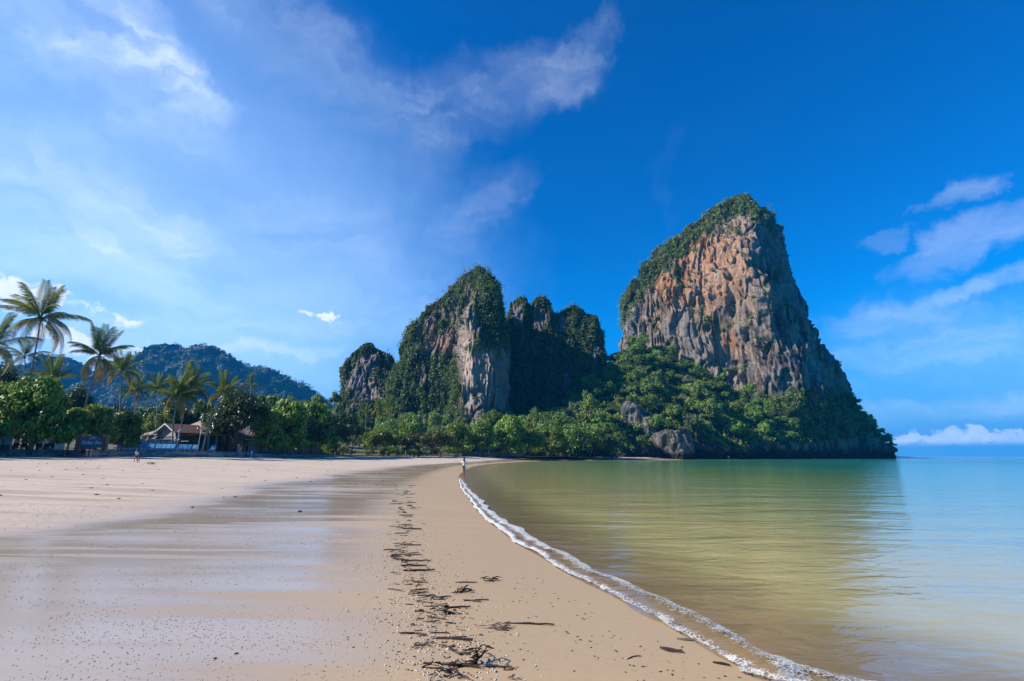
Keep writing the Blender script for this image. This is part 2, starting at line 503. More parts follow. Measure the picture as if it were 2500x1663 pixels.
def water_mat():
    m, nt = new_mat('sea_water')
    ge = nd(nt, 'ShaderNodeNewGeometry')
    pos = ge.outputs['Position']
    off = nd(nt, 'ShaderNodeAttribute', {'attribute_name': 'offshore'}).outputs['Fac']
    N = lambda sc, rz, s, det, di: nd(nt, 'ShaderNodeTexNoise', Vector=nd(nt, 'ShaderNodeMapping', Vector=pos, Scale=sc, Rotation=(0, 0, rz)).outputs[0], Scale=s, Detail=det, Roughness=.5, Distortion=di).outputs[0]
    w1 = N((1.5, 3.2, 1), -.25, 1.0, 4.0, .8)
    w2 = N((.2, .5, 1), -.15, 1.0, 3.0, .6)
    w3 = N((.02, .05, 1), .05, 1.0, 3.0, .4)
    lg = mth(nt, 'MULTIPLY', mth(nt, 'LOGARITHM', mth(nt, 'MAXIMUM', off, .05), 10.0), .25)   # log10/4
    lg = mth(nt, 'ADD', lg, mth(nt, 'MULTIPLY_ADD', w3, .12, -.06))
    lp = lambda v: math.log10(v) / 4
    c = ramp(nt, lg, [(0.0, (.46, .37, .15)), (lp(6), (.45, .40, .16)), (lp(14), (.33, .40, .165)), (lp(28), (.17, .35, .12)),
                      (lp(60), (.045, .28, .16)), (lp(130), (.008, .21, .29)), (lp(300), (.004, .11, .25)), (lp(1500), (.003, .05, .17))])
    hgt = mth(nt, 'ADD', mth(nt, 'MULTIPLY', w1, .05), mth(nt, 'MULTIPLY', w2, .22))
    bp = nd(nt, 'ShaderNodeBump', Strength=.8, Distance=.55, Height=hgt)
    body = nd(nt, 'ShaderNodeBsdfDiffuse', Color=c)
    tr = nd(nt, 'ShaderNodeBsdfTransparent', Color=(.93, .90, .80))
    opac = sstep(nt, mth(nt, 'ADD', off, mth(nt, 'MULTIPLY_ADD', w2, 1.2, -.6)), .15, 3.2, .0, .97)
    under = nd(nt, 'ShaderNodeMixShader', i0=opac, i1=tr.outputs[0], i2=body.outputs[0])
    gl = nd(nt, 'ShaderNodeBsdfGlossy', Color=(1, 1, 1), Roughness=.06, Normal=bp.outputs[0])
    lw = nd(nt, 'ShaderNodeLayerWeight', Blend=.5, Normal=bp.outputs[0])
    fr = mth(nt, 'MULTIPLY_ADD', mth(nt, 'POWER', lw.outputs['Facing'], 4.4), .98, .02, True)
    mx = nd(nt, 'ShaderNodeMixShader', i0=mth(nt, 'MINIMUM', mth(nt, 'MULTIPLY', fr, .95), sstep(nt, off, 45, 260, .8, .20)), i1=under.outputs[0], i2=gl.outputs[0])
    finish(nt, mx.outputs[0])
    return m


def foam_mat():
    m, nt = new_mat('foam')
    ge = nd(nt, 'ShaderNodeNewGeometry')
    pos = ge.outputs['Position']
    w = nd(nt, 'ShaderNodeAttribute', {'attribute_name': 'across'}).outputs['Fac']
    al = nd(nt, 'ShaderNodeAttribute', {'attribute_name': 'along'}).outputs['Fac']
    v = nd(nt, 'ShaderNodeTexVoronoi', {'feature': 'DISTANCE_TO_EDGE'}, Vector=pos, Scale=22.0)
    n = nd(nt, 'ShaderNodeTexNoise', Vector=nd(nt, 'ShaderNodeMapping', Vector=pos, Scale=(1, 1.6, 1)).outputs[0], Scale=13.0, Detail=8.0, Roughness=.75)
    nb = nd(nt, 'ShaderNodeTexNoise', Vector=pos, Scale=2.2, Detail=4.0)
    front = mth(nt, 'MULTIPLY', sstep(nt, w, .66, .92), .42)
    back = mth(nt, 'MULTIPLY', sstep(nt, w, .6, .2), sstep(nt, w, .0, .15))
    dens = mth(nt, 'ADD', front, mth(nt, 'MULTIPLY', back, .42))
    dens = mth(nt, 'ADD', dens, mth(nt, 'MULTIPLY_ADD', al, .32, .14))       # denser far along where the wavelet still breaks
    dens = mth(nt, 'MULTIPLY', dens, mth(nt, 'MULTIPLY', sstep(nt, w, 1.0, .94), sstep(nt, w, 0.0, .12)))
    t = mth(nt, 'ADD', mth(nt, 'MULTIPLY', n.outputs[0], 1.1), mth(nt, 'MULTIPLY_ADD', sstep(nt, v.outputs[0], .12, .0), .25, mth(nt, 'MULTIPLY_ADD', nb.outputs[0], .7, -.35)))
    a = sstep(nt, mth(nt, 'ADD', dens, t), 1.0, 1.30)
    bp = nd(nt, 'ShaderNodeBump', Strength=.8, Distance=.02, Height=n.outputs[0])
    b = nd(nt, 'ShaderNodeBsdfPrincipled', Base_Color=(.62, .61, .58), Roughness=.5, Normal=bp.outputs[0])
    tr = nd(nt, 'ShaderNodeBsdfTransparent')
    mx = nd(nt, 'ShaderNodeMixShader', i0=mth(nt, 'MULTIPLY', a, .88), i1=tr.outputs[0], i2=b.outputs[0])
    finish(nt, mx.outputs[0])
    return m


M = {}
M['rock'] = rock_mat('limestone')
M['sand'] = sand_mat()
M['water'] = water_mat()
M['foam'] = foam_mat()
M['jungle'] = foliage_mat('jungle_leaves', (.036, .088, .016), (.24, .40, .06), (.24, .25, .05), .18)
M['grey_jungle'] = foliage_mat('grey_green_leaves', (.06, .10, .045), (.21, .27, .11), (.26, .25, .11), .12)
M['shore'] = foliage_mat('shore_tree_leaves', (.034, .085, .014), (.25, .40, .05), (.22, .25, .03), .12, trans=.36, rough=.42)
M['dark_shore'] = foliage_mat('dark_glossy_leaves', (.015, .042, .013), (.06, .12, .028), (.14, .15, .02), .05, trans=.25, rough=.38, spec=.5)
M['lime'] = foliage_mat('bright_shrub_leaves', (.07, .12, .015), (.17, .25, .03), (.28, .28, .03), .15, trans=.4)
M['olive'] = foliage_mat('olive_leaves', (.045, .062, .018), (.12, .14, .035), (.20, .11, .04), .25)
M['cliffveg'] = foliage_mat('cliff_shrub_leaves', (.030, .072, .018), (.18, .27, .05), (.15, .15, .035), .18)
M['farveg'] = foliage_mat('far_forest_leaves', (.014, .044, .014), (.04, .095, .024), (.09, .09, .03), .1)
M['palm'] = foliage_mat('palm_fronds', (.032, .075, .014), (.11, .20, .026), (.25, .24, .03), .12, trans=.42, rough=.55, spec=.15)
M['palm_old'] = foliage_mat('yellow_palm_fronds', (.22, .15, .02), (.36, .26, .03), (.42, .20, .03), .3, trans=.45, rough=.5)
M['bark'] = simple('bark', (.16, .125, .095), .9, .35, 3.0, bump=.5)
M['palmbark'] = simple('palm_bark', (.24, .205, .17), .9, .3, 4.0, bump=.4)


# ------------------------------------------------------------------ ground: shoreline, beach, sea, land behind the wall
shore_px = [(1877.5, 1660), (1828.8, 1634.5), (1775.7, 1609), (1722.7, 1579), (1691, 1560), (1614.5, 1515.7), (1563.6, 1494.5),
            (1500, 1454), (1384.7, 1398), (1321.5, 1357.6), (1266, 1327), (1225.5, 1296), (1176.5, 1257.5), (1145, 1216), (1124, 1186)]
SH = [(40, -40), (14, -10), (6.2, 0.0), (3.6, 3.0)] + [tuple(ground(x, y, .012)[:2]) for x, y in shore_px] + \
     [(-4.8, 49), (-6.3, 72), (-6.6, 100), (-4.2, 128), (1.0, 160), (8, 195), (20, 222), (36, 243), (60, 258), (88, 276), (122, 308), (170, 356), (232, 408), (330, 460), (420, 490), (600, 550)]


def catmull(P, n):
    P = np.array(P, float)
    P = np.vstack([2 * P[0] - P[1], P, 2 * P[-1] - P[-2]])
    out = []
    for i in range(1, len(P) - 2):
        t = np.linspace(0, 1, n, endpoint=False)[:, None]
        p0, p1, p2, p3 = P[i - 1], P[i], P[i + 1], P[i + 2]
        out.append(.5 * (2 * p1 + (p2 - p0) * t + (2 * p0 - 5 * p1 + 4 * p2 - p3) * t ** 2 + (3 * p1 - p0 - 3 * p2 + p3) * t ** 3))
    out.append(P[-2][None])
    return np.vstack(out)


SHC = catmull(SH, 6)


def shore_d(x, y):
    """signed distance to the waterline, positive on the beach side"""
    x, y = np.asarray(x, float), np.asarray(y, float)
    best = np.full(x.shape, 1e9)
    sgn = np.ones(x.shape)
    for a, b in zip(SHC[:-1], SHC[1:]):
        d = b - a
        L2 = d @ d
        t = np.clip(((x - a[0]) * d[0] + (y - a[1]) * d[1]) / L2, 0, 1)
        ex, ey = x - a[0] - t * d[0], y - a[1] - t * d[1]
        q = ex * ex + ey * ey
        s = np.sign(d[0] * (y - a[1]) - d[1] * (x - a[0]))
        u = q < best
        best = np.where(u, q, best)
        sgn = np.where(u, s, sgn)
    return np.sqrt(best) * np.where(sgn == 0, 1, sgn)


def sand_z(x, y, d=None):
    x, y = np.asarray(x, float), np.asarray(y, float)
    if d is None:
        d = shore_d(x, y)
    de = d * (1 + 2.2 * ss(y, 140, 215))
    z = np.interp(de, [-400, -150, -60, -20, -4, 0, 2.6, 11, 25, 42, 60, 75, 130, 400], [-9, -4.5, -2.2, -.9, -.16, 0, .085, .17, .55, 1.05, 1.58, 1.72, 1.8, 2.0])
    r = np.hypot(x, y)
    und = fbm(x * .11, y * .28, 0.3, 3) * .035 + fbm(x * .5, y * 1.6, 2.2, 2) * .006
    return z + und * ss(d, .6, 3) * np.clip(r / 12, .3, 1.6)


def build_ground():
    nr, na = 300, 380
    r = 1.2 * (620 / 1.2) ** (np.linspace(0, 1, nr))
    a = np.radians(np.linspace(-100, 100, na))
    rr, aa = np.meshgrid(r, a, indexing='ij')
    x, y = (rr * np.sin(aa)).ravel(), (rr * np.cos(aa)).ravel()
    d = shore_d(x, y)
    z = sand_z(x, y, d)
    me = mesh_np('beach', np.stack([x, y, z], 1), grid_faces(nr, na)[:, ::-1], [M['sand']], True, {'shore': d, 'film': d * 0})
    tag(link('beach', me), 'broad sandy beach, wet and shining near the water, dry and pale towards the trees', kind='structure')
    # sea
    nr, na = 210, 300
    r = 1.2 * (5200 / 1.2) ** (np.linspace(0, 1, nr))
    a = np.radians(np.linspace(-60, 130, na))
    rr, aa = np.meshgrid(r, a, indexing='ij')
    x, y = (rr * np.sin(aa)).ravel(), (rr * np.cos(aa)).ravel()
    d = -shore_d(x, y)
    far = np.hypot(x, y)
    z = .02 * np.exp(-(((d - .40) / .22) ** 2))
    fc = grid_faces(nr, na)[:, ::-1]
    keep = (d[fc].max(1) > -1.2) | (far[fc].max(1) > 900)
    # no sea inland on the left
    keep &= ~((x[fc].max(1) < -30) & (far[fc].max(1) > 60))
    keep &= ~((far[fc].max(1) > 900) & ((x[fc] / np.maximum(y[fc], 1)).max(1) < .3) & (y[fc].max(1) > 0))
    fc = fc[keep]
    me = mesh_np('sea', np.stack([x, y, z], 1), fc, [M['water']], True, {'offshore': np.maximum(d, 0)})
    tag(link('sea', me), 'calm shallow sea, olive over the sand and turquoise further out', kind='structure')
    # foam along the waterline
    seg = SHC[(SHC[:, 1] > 2.0) & (SHC[:, 1] < 44)]
    dl = np.concatenate([[0], np.cumsum(np.hypot(*np.diff(seg, axis=0).T))])
    n = 900
    # denser near
    s = dl[-1] * np.linspace(0, 1, n) ** 1.6
    px_, py_ = np.interp(s, dl, seg[:, 0]), np.interp(s, dl, seg[:, 1])
    tx, ty = np.gradient(px_), np.gradient(py_)
    L = np.hypot(tx, ty)
    nx, ny = -ty / L, tx / L           # to the beach side
    W = 22
    wob = fbm(s * .8, 0, 1, 4) * .10
    wob2 = fbm(s * .6, 5, 1, 3) * .16
    front = .05 + wob
    back = -(.50 + wob2) * np.interp(s, [0, 8, 20, 34, 40], [1.15, 1.1, .95, .8, .3]) - wob * .3
    ww = np.linspace(0, 1, W)
    off = back[:, None] + (front - back)[:, None] * ww[None]
    X = px_[:, None] + nx[:, None] * off
    Y = py_[:, None] + ny[:, None] * off
    prof = .012 + .035 * np.exp(-((ww - .78) / .16) ** 2) + .016 * np.exp(-((ww - .3) / .15) ** 2)
    base = np.maximum(sand_z(X.ravel(), Y.ravel()).reshape(X.shape), 0.0)
    Z = base + prof[None] * (1 + .6 * fbm(X * 3, Y * 3, 0, 2)) + .012
    al = np.repeat(ss(s, 5.5, 14)[:, None], W, 1)
    me = mesh_np('sea_foam', np.stack([X.ravel(), Y.ravel(), Z.ravel()], 1), grid_faces(n, W), [M['foam']], True,
                 {'across': np.repeat(ww[None], n, 0).ravel(), 'along': al.ravel()})
    tag(link('sea_foam', me), 'white lacy foam along the edge of the small breaking wave', kind='stuff')


WALL = [(-92, -60), (-85, 0), (-82, 40), (-81.5, 62), (-81, 80), (-73, 94), (-66, 110), (-58, 137), (-46, 172), (-28, 198), (-4, 212), (20, 232), (40, 252)]
WLC = catmull(WALL, 8)


def wall_at(px, z=2.0):
    """point of the sea wall line on photo column px"""
    P = np.column_stack([WLC, np.full(len(WLC), z)])
    q, _ = proj(P)
    i = np.where(P[:, 1] > 20)[0]
    return np.array([np.interp(px, q[i], P[i, 0]), np.interp(px, q[i], P[i, 1])])


def land_z_off(off, u):
    """height of the land behind the wall, off metres inland"""
    return np.interp(off, [0, 10, 45, 90, 150, 230, 400], [0, .05, .3, 2.5, 11, 26, 45])


WTOP = lambda y: np.interp(y, [60, 110, 150, 180, 215, 260], [2.82, 2.72, 2.35, 2.0, 1.75, 1.7])
WLT = np.gradient(WLC, axis=0)
WLT /= np.hypot(*WLT.T)[:, None]
WLN = np.stack([-WLT[:, 1], WLT[:, 0]], 1)      # inland


def land_z(x, y):
    x, y = np.atleast_1d(np.asarray(x, float)), np.atleast_1d(np.asarray(y, float))
    d2 = (x[:, None] - WLC[:, 0]) ** 2 + (y[:, None] - WLC[:, 1]) ** 2
    i = d2.argmin(1)
    off = (x - WLC[i, 0]) * WLN[i, 0] + (y - WLC[i, 1]) * WLN[i, 1]
    return WTOP(WLC[i, 1]) + land_z_off(np.maximum(off, 0), i)


def build_land():
    offs = np.array([.15, 1.5, 4, 8, 15, 25, 40, 60, 85, 110, 140, 175, 210, 250])
    P = WLC[:, None, :] + WLN[:, None, :] * offs[None, :, None]
    Z = WTOP(WLC[:, 1])[:, None] + land_z_off(offs, 0)[None]
    m, nt = new_mat('land')
    ge = nd(nt, 'ShaderNodeNewGeometry')
    n = nd(nt, 'ShaderNodeTexNoise', Vector=ge.outputs['Position'], Scale=.15, Detail=6.0)
    n2 = nd(nt, 'ShaderNodeTexNoise', Vector=ge.outputs['Position'], Scale=3.0, Detail=4.0)
    c = mixc(nt, sstep(nt, n.outputs[0], .4, .6), (.09, .10, .035), (.16, .13, .085))
    c = mixc(nt, mth(nt, 'MULTIPLY', n2.outputs[0], .6), c, (.05, .07, .02))
    finish(nt, nd(nt, 'ShaderNodeBsdfPrincipled', Base_Color=c, Roughness=.95).outputs[0])
    me = mesh_np('ground', np.stack([P[..., 0].ravel(), P[..., 1].ravel(), Z.ravel()], 1), grid_faces(len(WLC), len(offs)), [m], True)
    tag(link('ground', me), 'grassy ground under the trees behind the sea wall', kind='structure')


build_ground()
build_land()


# ------------------------------------------------------------------ leaf cards
def cards(P, Nn, size, rng, asp=.62):
    """one small leaf-shaped quad at each point"""
    n = len(P)
    Nn = Nn / np.maximum(np.linalg.norm(Nn, axis=1, keepdims=True), 1e-6)
    rv = rng.normal(size=(n, 3))
    u = np.cross(Nn, rv)
    u /= np.maximum(np.linalg.norm(u, axis=1, keepdims=True), 1e-6)
    w = np.cross(Nn, u)
    s = np.asarray(size)[:, None]
    a = P + u * s
    b = P + w * s * asp + Nn * s * .12
    c = P - u * s
    d = P - w * s * asp + Nn * s * .12
    V = np.stack([a, b, c, d], 1).reshape(-1, 3)
    Fc = np.arange(n * 4).reshape(-1, 4)
    return V, Fc


def sphere_dirs(n, rng, up=0.0):
    d = rng.normal(size=(n, 3))
    d[:, 2] += up
    return d / np.linalg.norm(d, axis=1, keepdims=True)


def crown_mesh(name, m, seed, nclump=26, per=110, leaf=.07, flat=.75, clump=.34, droop=0.0, spread=1.0, layers=0):
    """crown of unit radius, base at z=0, made of leaf clumps through its volume"""
    rng = np.random.default_rng(seed)
    C, Rr = [], []
    for k in range(nclump):
        if layers:
            L = rng.integers(0, layers)
            t = L / max(layers - 1, 1)
            rad = (1 - .62 * t) * rng.uniform(.25, 1.0) ** .5
            ang = rng.uniform(0, 2 * math.pi)
            c = np.array([math.cos(ang) * rad * .85, math.sin(ang) * rad * .85, flat * (0.25 + 1.25 * t) + rng.normal() * .05])
            r = clump * rng.uniform(.7, 1.1)
        else:
            d = sphere_dirs(1, rng, .55)[0]
            if d[2] < -.25:
                d[2] *= -.6
            rad = rng.uniform(.35, .98)
            c = d * rad * np.array([spread, spread, flat]) + np.array([0, 0, flat * .75])
            r = clump * rng.uniform(.5, 1.3)
        C.append(c)
        Rr.append(r)
    P, Nn, S = [], [], []
    for c, r in zip(C, Rr):
        n = int(per * (r / clump) ** 1.6)
        d = sphere_dirs(n, rng, .35)
        rr = r * rng.uniform(.3, 1.3, n)[:, None] ** .7
        sq = np.array([1, 1, .55 if layers else .78])
        p = c + d * rr * sq
        if droop:
            low = rng.uniform(size=n) < droop
            p[low, 2] -= rng.uniform(0, .9, low.sum()) * flat
        nn = d + rng.normal(size=(n, 3)) * .5 + np.array([0, 0, .2])
        P.append(p)
        Nn.append(nn)
        S.append(leaf * rng.uniform(.6, 1.3, n))
        # inner leaves close the clump
        k = n // 4
        P.append(c + sphere_dirs(k, rng) * r * rng.uniform(0, .7, k)[:, None] * sq)
        Nn.append(sphere_dirs(k, rng))
        S.append(leaf * rng.uniform(1.1, 1.9, k))
    P, Nn, S = np.vstack(P), np.vstack(Nn), np.concatenate(S)
    V, Fc = cards(P, Nn, S, rng)
    me = mesh_np(name, V, Fc, [m])
    return me, C


def trunk_mesh(name, m, C, seed, flat, bare=.7, r0=.045, k=7):
    """trunk (unit crown radius, crown base at z=0) reaching down bare below, limbs into the clumps"""
    rg = random.Random(seed)
    b = MB()
    h = bare
    pts = [(0, 0, -h - .25), (rg.uniform(-.03, .03), rg.uniform(-.03, .03), -h * .5), (rg.uniform(-.06, .06), rg.uniform(-.06, .06), 0), (0, 0, flat * .6)]
    b.tube(pts, [r0 * 1.5, r0 * 1.1, r0 * .9, r0 * .4], 7)
    for c in rg.sample(list(C), min(k, len(C))):
        s = Vector((rg.uniform(-.03, .03), rg.uniform(-.03, .03), rg.uniform(-h * .35, flat * .25)))
        e = Vector(tuple(c))
        mid = s.lerp(e, .5) + Vector((0, 0, -.08))
        b.tube([s, mid, e], [r0 * .6, r0 * .42, r0 * .12], 5)
    return b.mesh(name, m, True)


PROTO = {}


def make_protos():
    def add(kind, m, seeds, bare, **k):
        PROTO[kind] = []
        for s in seeds:
            cm, C = crown_mesh('crown', M[m], s, **k)
            tm = trunk_mesh('trunk', M['bark'], C, s, k.get('flat', .75), bare)
            PROTO[kind].append((cm, tm, bare))
    add('jungle', 'jungle', (1, 2, 3, 4), .55, nclump=30, per=95, leaf=.072, flat=.72, clump=.34)
    add('vine', 'jungle', (5, 6), .5, nclump=26, per=130, leaf=.065, flat=.9, clump=.34, droop=.35)
    add('pale', 'grey_jungle', (7, 8), .6, nclump=34, per=75, leaf=.062, flat=.85, clump=.27)
    add('shore', 'shore', (11, 12, 13), .62, nclump=64, per=150, leaf=.046, flat=.62, clump=.24, layers=5)
    add('dark', 'dark_shore', (14, 15), .5, nclump=48, per=180, leaf=.045, flat=.75, clump=.30)
    add('lime', 'lime', (16,), .4, nclump=30, per=130, leaf=.055, flat=.8, clump=.3)
    add('round', 'shore', (17,), .42, nclump=46, per=150, leaf=.05, flat=.62, clump=.27)
    add('olive', 'olive', (18, 19), .45, nclump=34, per=110, leaf=.05, flat=.6, clump=.26)


make_protos()
KINDS = {'jungle': 'jungle_tree', 'vine': 'vine_draped_tree', 'pale': 'jungle_tree', 'shore': 'almond_tree', 'dark': 'broadleaf_tree',
         'lime': 'shrub_tree', 'round': 'broadleaf_tree', 'olive': 'broadleaf_tree'}


def plant(kind, x, y, zbase, rad, height, label, group=None, seed=None, name=None, rotz=None, fill=.86):
    """tree whose foot stands at (x,y,zbase), crown radius rad, top at zbase+height"""
    cm, tm, bare = PROTO[kind][R.randrange(len(PROTO[kind])) if seed is None else seed % len(PROTO[kind])]
    t = thing(name or KINDS[kind], label, 'tree', (x, y, zbase), R.uniform(0, 6.28) if rotz is None else rotz, group)
    zt = max(v.co.z for v in cm.vertices) if cm.get('zt') is None else cm['zt']
    cm['zt'] = zt
    # crown fills the upper part: keep its width, stretch it within limits to reach the height
    ch = height * fill
    sz = min(max(ch / zt, rad * .55), rad * 2.0)
    cb = height - zt * sz
    link('crown', cm, t, (0, 0, cb), (R.uniform(-.13, .13), R.uniform(-.13, .13), 0), scale=(rad * R.uniform(.86, 1.14), rad * R.uniform(.86, 1.14), sz))
    tz = max(cb, .3) / bare
    link('trunk', tm, t, (0, 0, cb), scale=(rad, rad, tz if cb > 0 else sz))
    return t


# ------------------------------------------------------------------ limestone cliffs
def displace(P, N, amp=1.0, scale=1.0, seed=0.0):
    x, y, z = P[:, 0] / scale + seed, P[:, 1] / scale, P[:, 2] / scale
    wx = x + fbm(x / 30, y / 30, z / 30, 2) * 6
    d = fbm(wx / 32, y / 32, z / 55, 3) * 9
    d = d + ridged(wx / 15, y / 15, z / 80, 3) * 2.8
    d = d + ridged(wx / 5.5 + 40, y / 5.5, z / 34, 4) * 1.5
    d = d + fbm(x / 7 + 9, y / 7, z / 11, 4) * 1.3
    d = d + ridged(x / 2.4 + 11, y / 2.4, z / 15, 2) * .75
    crack = 1 - ss(np.abs(noise(wx / 10 + 3, y / 10, z / 55)), 0, .075)
    crack2 = 1 - ss(np.abs(noise(wx / 4.5 + 31, y / 4.5, z / 26)), 0, .10)
    d = d - crack * 2.6 - crack2 * .9
    q = (z + 9 * fbm(x / 22, y / 22, z / 60, 2)) / 17
    d = d + (q - np.floor(q) - .5) * 3.0 * ss(noise(x / 26 + 5, y / 26, z / 34), -.1, .35)
    q = (z + 5 * noise(x / 9, y / 9, z / 30)) / 6.5
    d = d + (q - np.floor(q) - .5) * 1.1 * ss(noise(x / 12 + 25, y / 12, z / 16), 0, .4)
    cave = ss(fbm(x / 16 + 70, y / 30, z / 26, 3), .30, .75) * 5
    return (d - 4.8 - cave) * amp, cave


def vnormals(P, Fc):
    a, b, c, d = (P[Fc[:, i]] for i in range(4))
    fn = np.cross(c - a, d - b)
    N = np.zeros_like(P)
    for i in range(4):
        np.add.at(N, Fc[:, i], fn)
    return N / np.maximum(np.linalg.norm(N, axis=1, keepdims=True), 1e-9)


def rock_object(name, P, Fc, label, amp, scale, seed, colour, kind='structure', cat=None, group=None, flip=False, wt=None):
    """displace a rock body along its normals, work out its colour zones and link it"""
    if flip:
        Fc = Fc[:, ::-1]
    N0 = vnormals(P, Fc)
    d, cave = displace(P, N0, amp, scale, seed)
    if wt is not None:
        d = d * wt
    P = P + N0 * d[:, None]
    N = vnormals(P, Fc)
    px, py = proj(P)
    A = {'veg': np.zeros(len(P)), 'tan': np.zeros(len(P)), 'orange': np.zeros(len(P)), 'dark': np.full(len(P), .5), 'wet': np.zeros(len(P)), 'pale': np.zeros(len(P))}
    colour(P, N, px, py, A)
    for k in A:
        A[k] = np.clip(A[k], 0, 1)
    me = mesh_np(name, P, Fc, [M['rock']], True, A)
    o = tag(link(name, me), label, cat, group, kind)
    return o, P, Fc, N, A


def loft(left, right, Yc, D, f, zb, ns=300, nz=240, back=40, g=None):
    """closed rock body between a left and a right outline (photo pixels at distance Yc); f(s) is how far the face stands forward"""
    L = np.array([at(x, y, Yc) for x, y in left])
    Rr = np.array([at(x, y, Yc) for x, y in right])
    zt = min(L[:, 2].max(), Rr[:, 2].max())
    v = np.linspace(0, 1, nz)
    z = zb + (zt - zb) * v
    o = np.argsort(L[:, 2])
    xl = np.interp(z, L[o, 2], L[o, 0])
    o = np.argsort(Rr[:, 2])
    xr = np.interp(z, Rr[o, 2], Rr[o, 0])
    ang = np.linspace(math.pi, 0, ns)
    s = np.cos(ang)
    nb = 24
    sb = np.cos(np.linspace(0, -math.pi, nb))[1:-1]
    S = np.concatenate([s, sb])
    yf = np.concatenate([-f(s), np.sqrt(np.maximum(1 - sb ** 2, 0)) * back / D])
    gv = (1 - .45 * v ** 2) if g is None else g(v)
    wfac = (xr - xl) / (xr - xl).max()
    X = ((xl + xr) / 2)[:, None] + ((xr - xl) / 2)[:, None] * S[None]
    Y = Yc + D * (gv * np.minimum(1, .35 + wfac))[:, None] * yf[None]
    Z = np.repeat(z[:, None], len(S), 1)
    X = np.concatenate([X, X[:, :1]], 1)
    Y = np.concatenate([Y, Y[:, :1]], 1)
    Z = np.concatenate([Z, Z[:, :1]], 1)
    n = len(S) + 1
    P = np.stack([X.ravel(), Y.ravel(), Z.ravel()], 1)
    Fc = grid_faces(nz, n)
    # cap
    c = len(P)
    P = np.vstack([P, [[X[-1].mean(), Y[-1].mean(), z[-1] + 1.5]]])
    i = np.arange(n - 1) + (nz - 1) * n
    Fc = np.vstack([Fc, np.stack([i, np.full(n - 1, c), np.full(n - 1, c), i + 1], 1)])
    loft.wt = np.append(np.repeat(np.clip((xr - xl) / 55, .12, 1), n), .1)
    return P, Fc


def curtain(top, Yc, D, f, zb, ns=220, nz=120, back=50):
    """rock or hill body under a skyline (photo pixels at distance Yc)"""
    T = np.array([at(x, y, Yc) for x, y in top])
    x = np.linspace(T[0, 0], T[-1, 0], ns)
    zt = np.interp(x, T[:, 0], T[:, 2])
    s = np.linspace(-1, 1, ns)
    v = np.concatenate([np.linspace(0, 1, nz), np.ones(14)])
    b = np.concatenate([np.zeros(nz), np.linspace(0, 1, 15)[1:]])
    Z = zb + (zt - zb)[:, None] * v[None]
    Z = Z - (zt - zb)[:, None] * (b ** 1.5)[None]
    Y = Yc - D * f(s)[:, None] * (1 - .75 * v ** 1.4)[None] + back * b[None]
    X = np.repeat(x[:, None], len(v), 1)
    P = np.stack([X.ravel(), Y.ravel(), Z.ravel()], 1)
    return P, grid_faces(ns, len(v))


def tri_mask(px, py, cx, cy_, rx, ry, rot=0.0):
    c, s = math.cos(math.radians(rot)), math.sin(math.radians(rot))
    u, v = (px - cx), (py - cy_)
    p, q = (u * c + v * s) / rx, (-u * s + v * c) / ry
    return np.exp(-(p * p + q * q))


def shrubs_on(name, label, P, Fc, N, W, nclump, rng, rad=(1.2, 3.4), per=46, leaf=.55, m='cliffveg', up=.35, hang=.25):
    """leafy clumps growing where the weight W (per vertex) is high; one mass of vegetation"""
    fa = P[Fc]
    area = np.linalg.norm(np.cross(fa[:, 2] - fa[:, 0], fa[:, 3] - fa[:, 1]), axis=1) * .5
    ft = fa.mean(1)
    cn = N[Fc].mean(1)
    tocam = np.array([0, 0, CAMZ]) - ft
    vis = (cn * tocam).sum(1) / np.linalg.norm(tocam, axis=1)
    w = area * np.clip(W[Fc].mean(1), 0, 1) ** 1.5 * np.where(vis > -.35, 1.0, .12)
    i = rng.choice(len(Fc), nclump, p=w / w.sum())
    c = ft[i]
    n = cn[i]
    r = rng.uniform(*rad, nclump) * (0.5 + 1.25 * rng.uniform(size=nclump) ** 3)
    tot = per
    d = sphere_dirs(nclump * tot, rng).reshape(nclump, tot, 3)
    d = d + n[:, None, :] * .55 + np.array([0, 0, up])
    d /= np.linalg.norm(d, axis=2, keepdims=True)
    rr = r[:, None, None] * rng.uniform(.55, 1.08, (nclump, tot, 1))
    p = c[:, None, :] + d * rr
    hg = rng.uniform(size=(nclump, tot)) < hang
    p[..., 2] -= hg * rng.uniform(0, 2.4, (nclump, tot)) * r[:, None]
    nn = d + rng.normal(size=d.shape) * .5 + np.array([0, 0, .2])
    S = (leaf * rng.uniform(.6, 1.35, (nclump, tot))).ravel()
    V, F_ = cards(p.reshape(-1, 3), nn.reshape(-1, 3), S, rng)
    me = mesh_np(name, V, F_, [M[m]])
    return tag(link(name, me), label, kind='stuff')


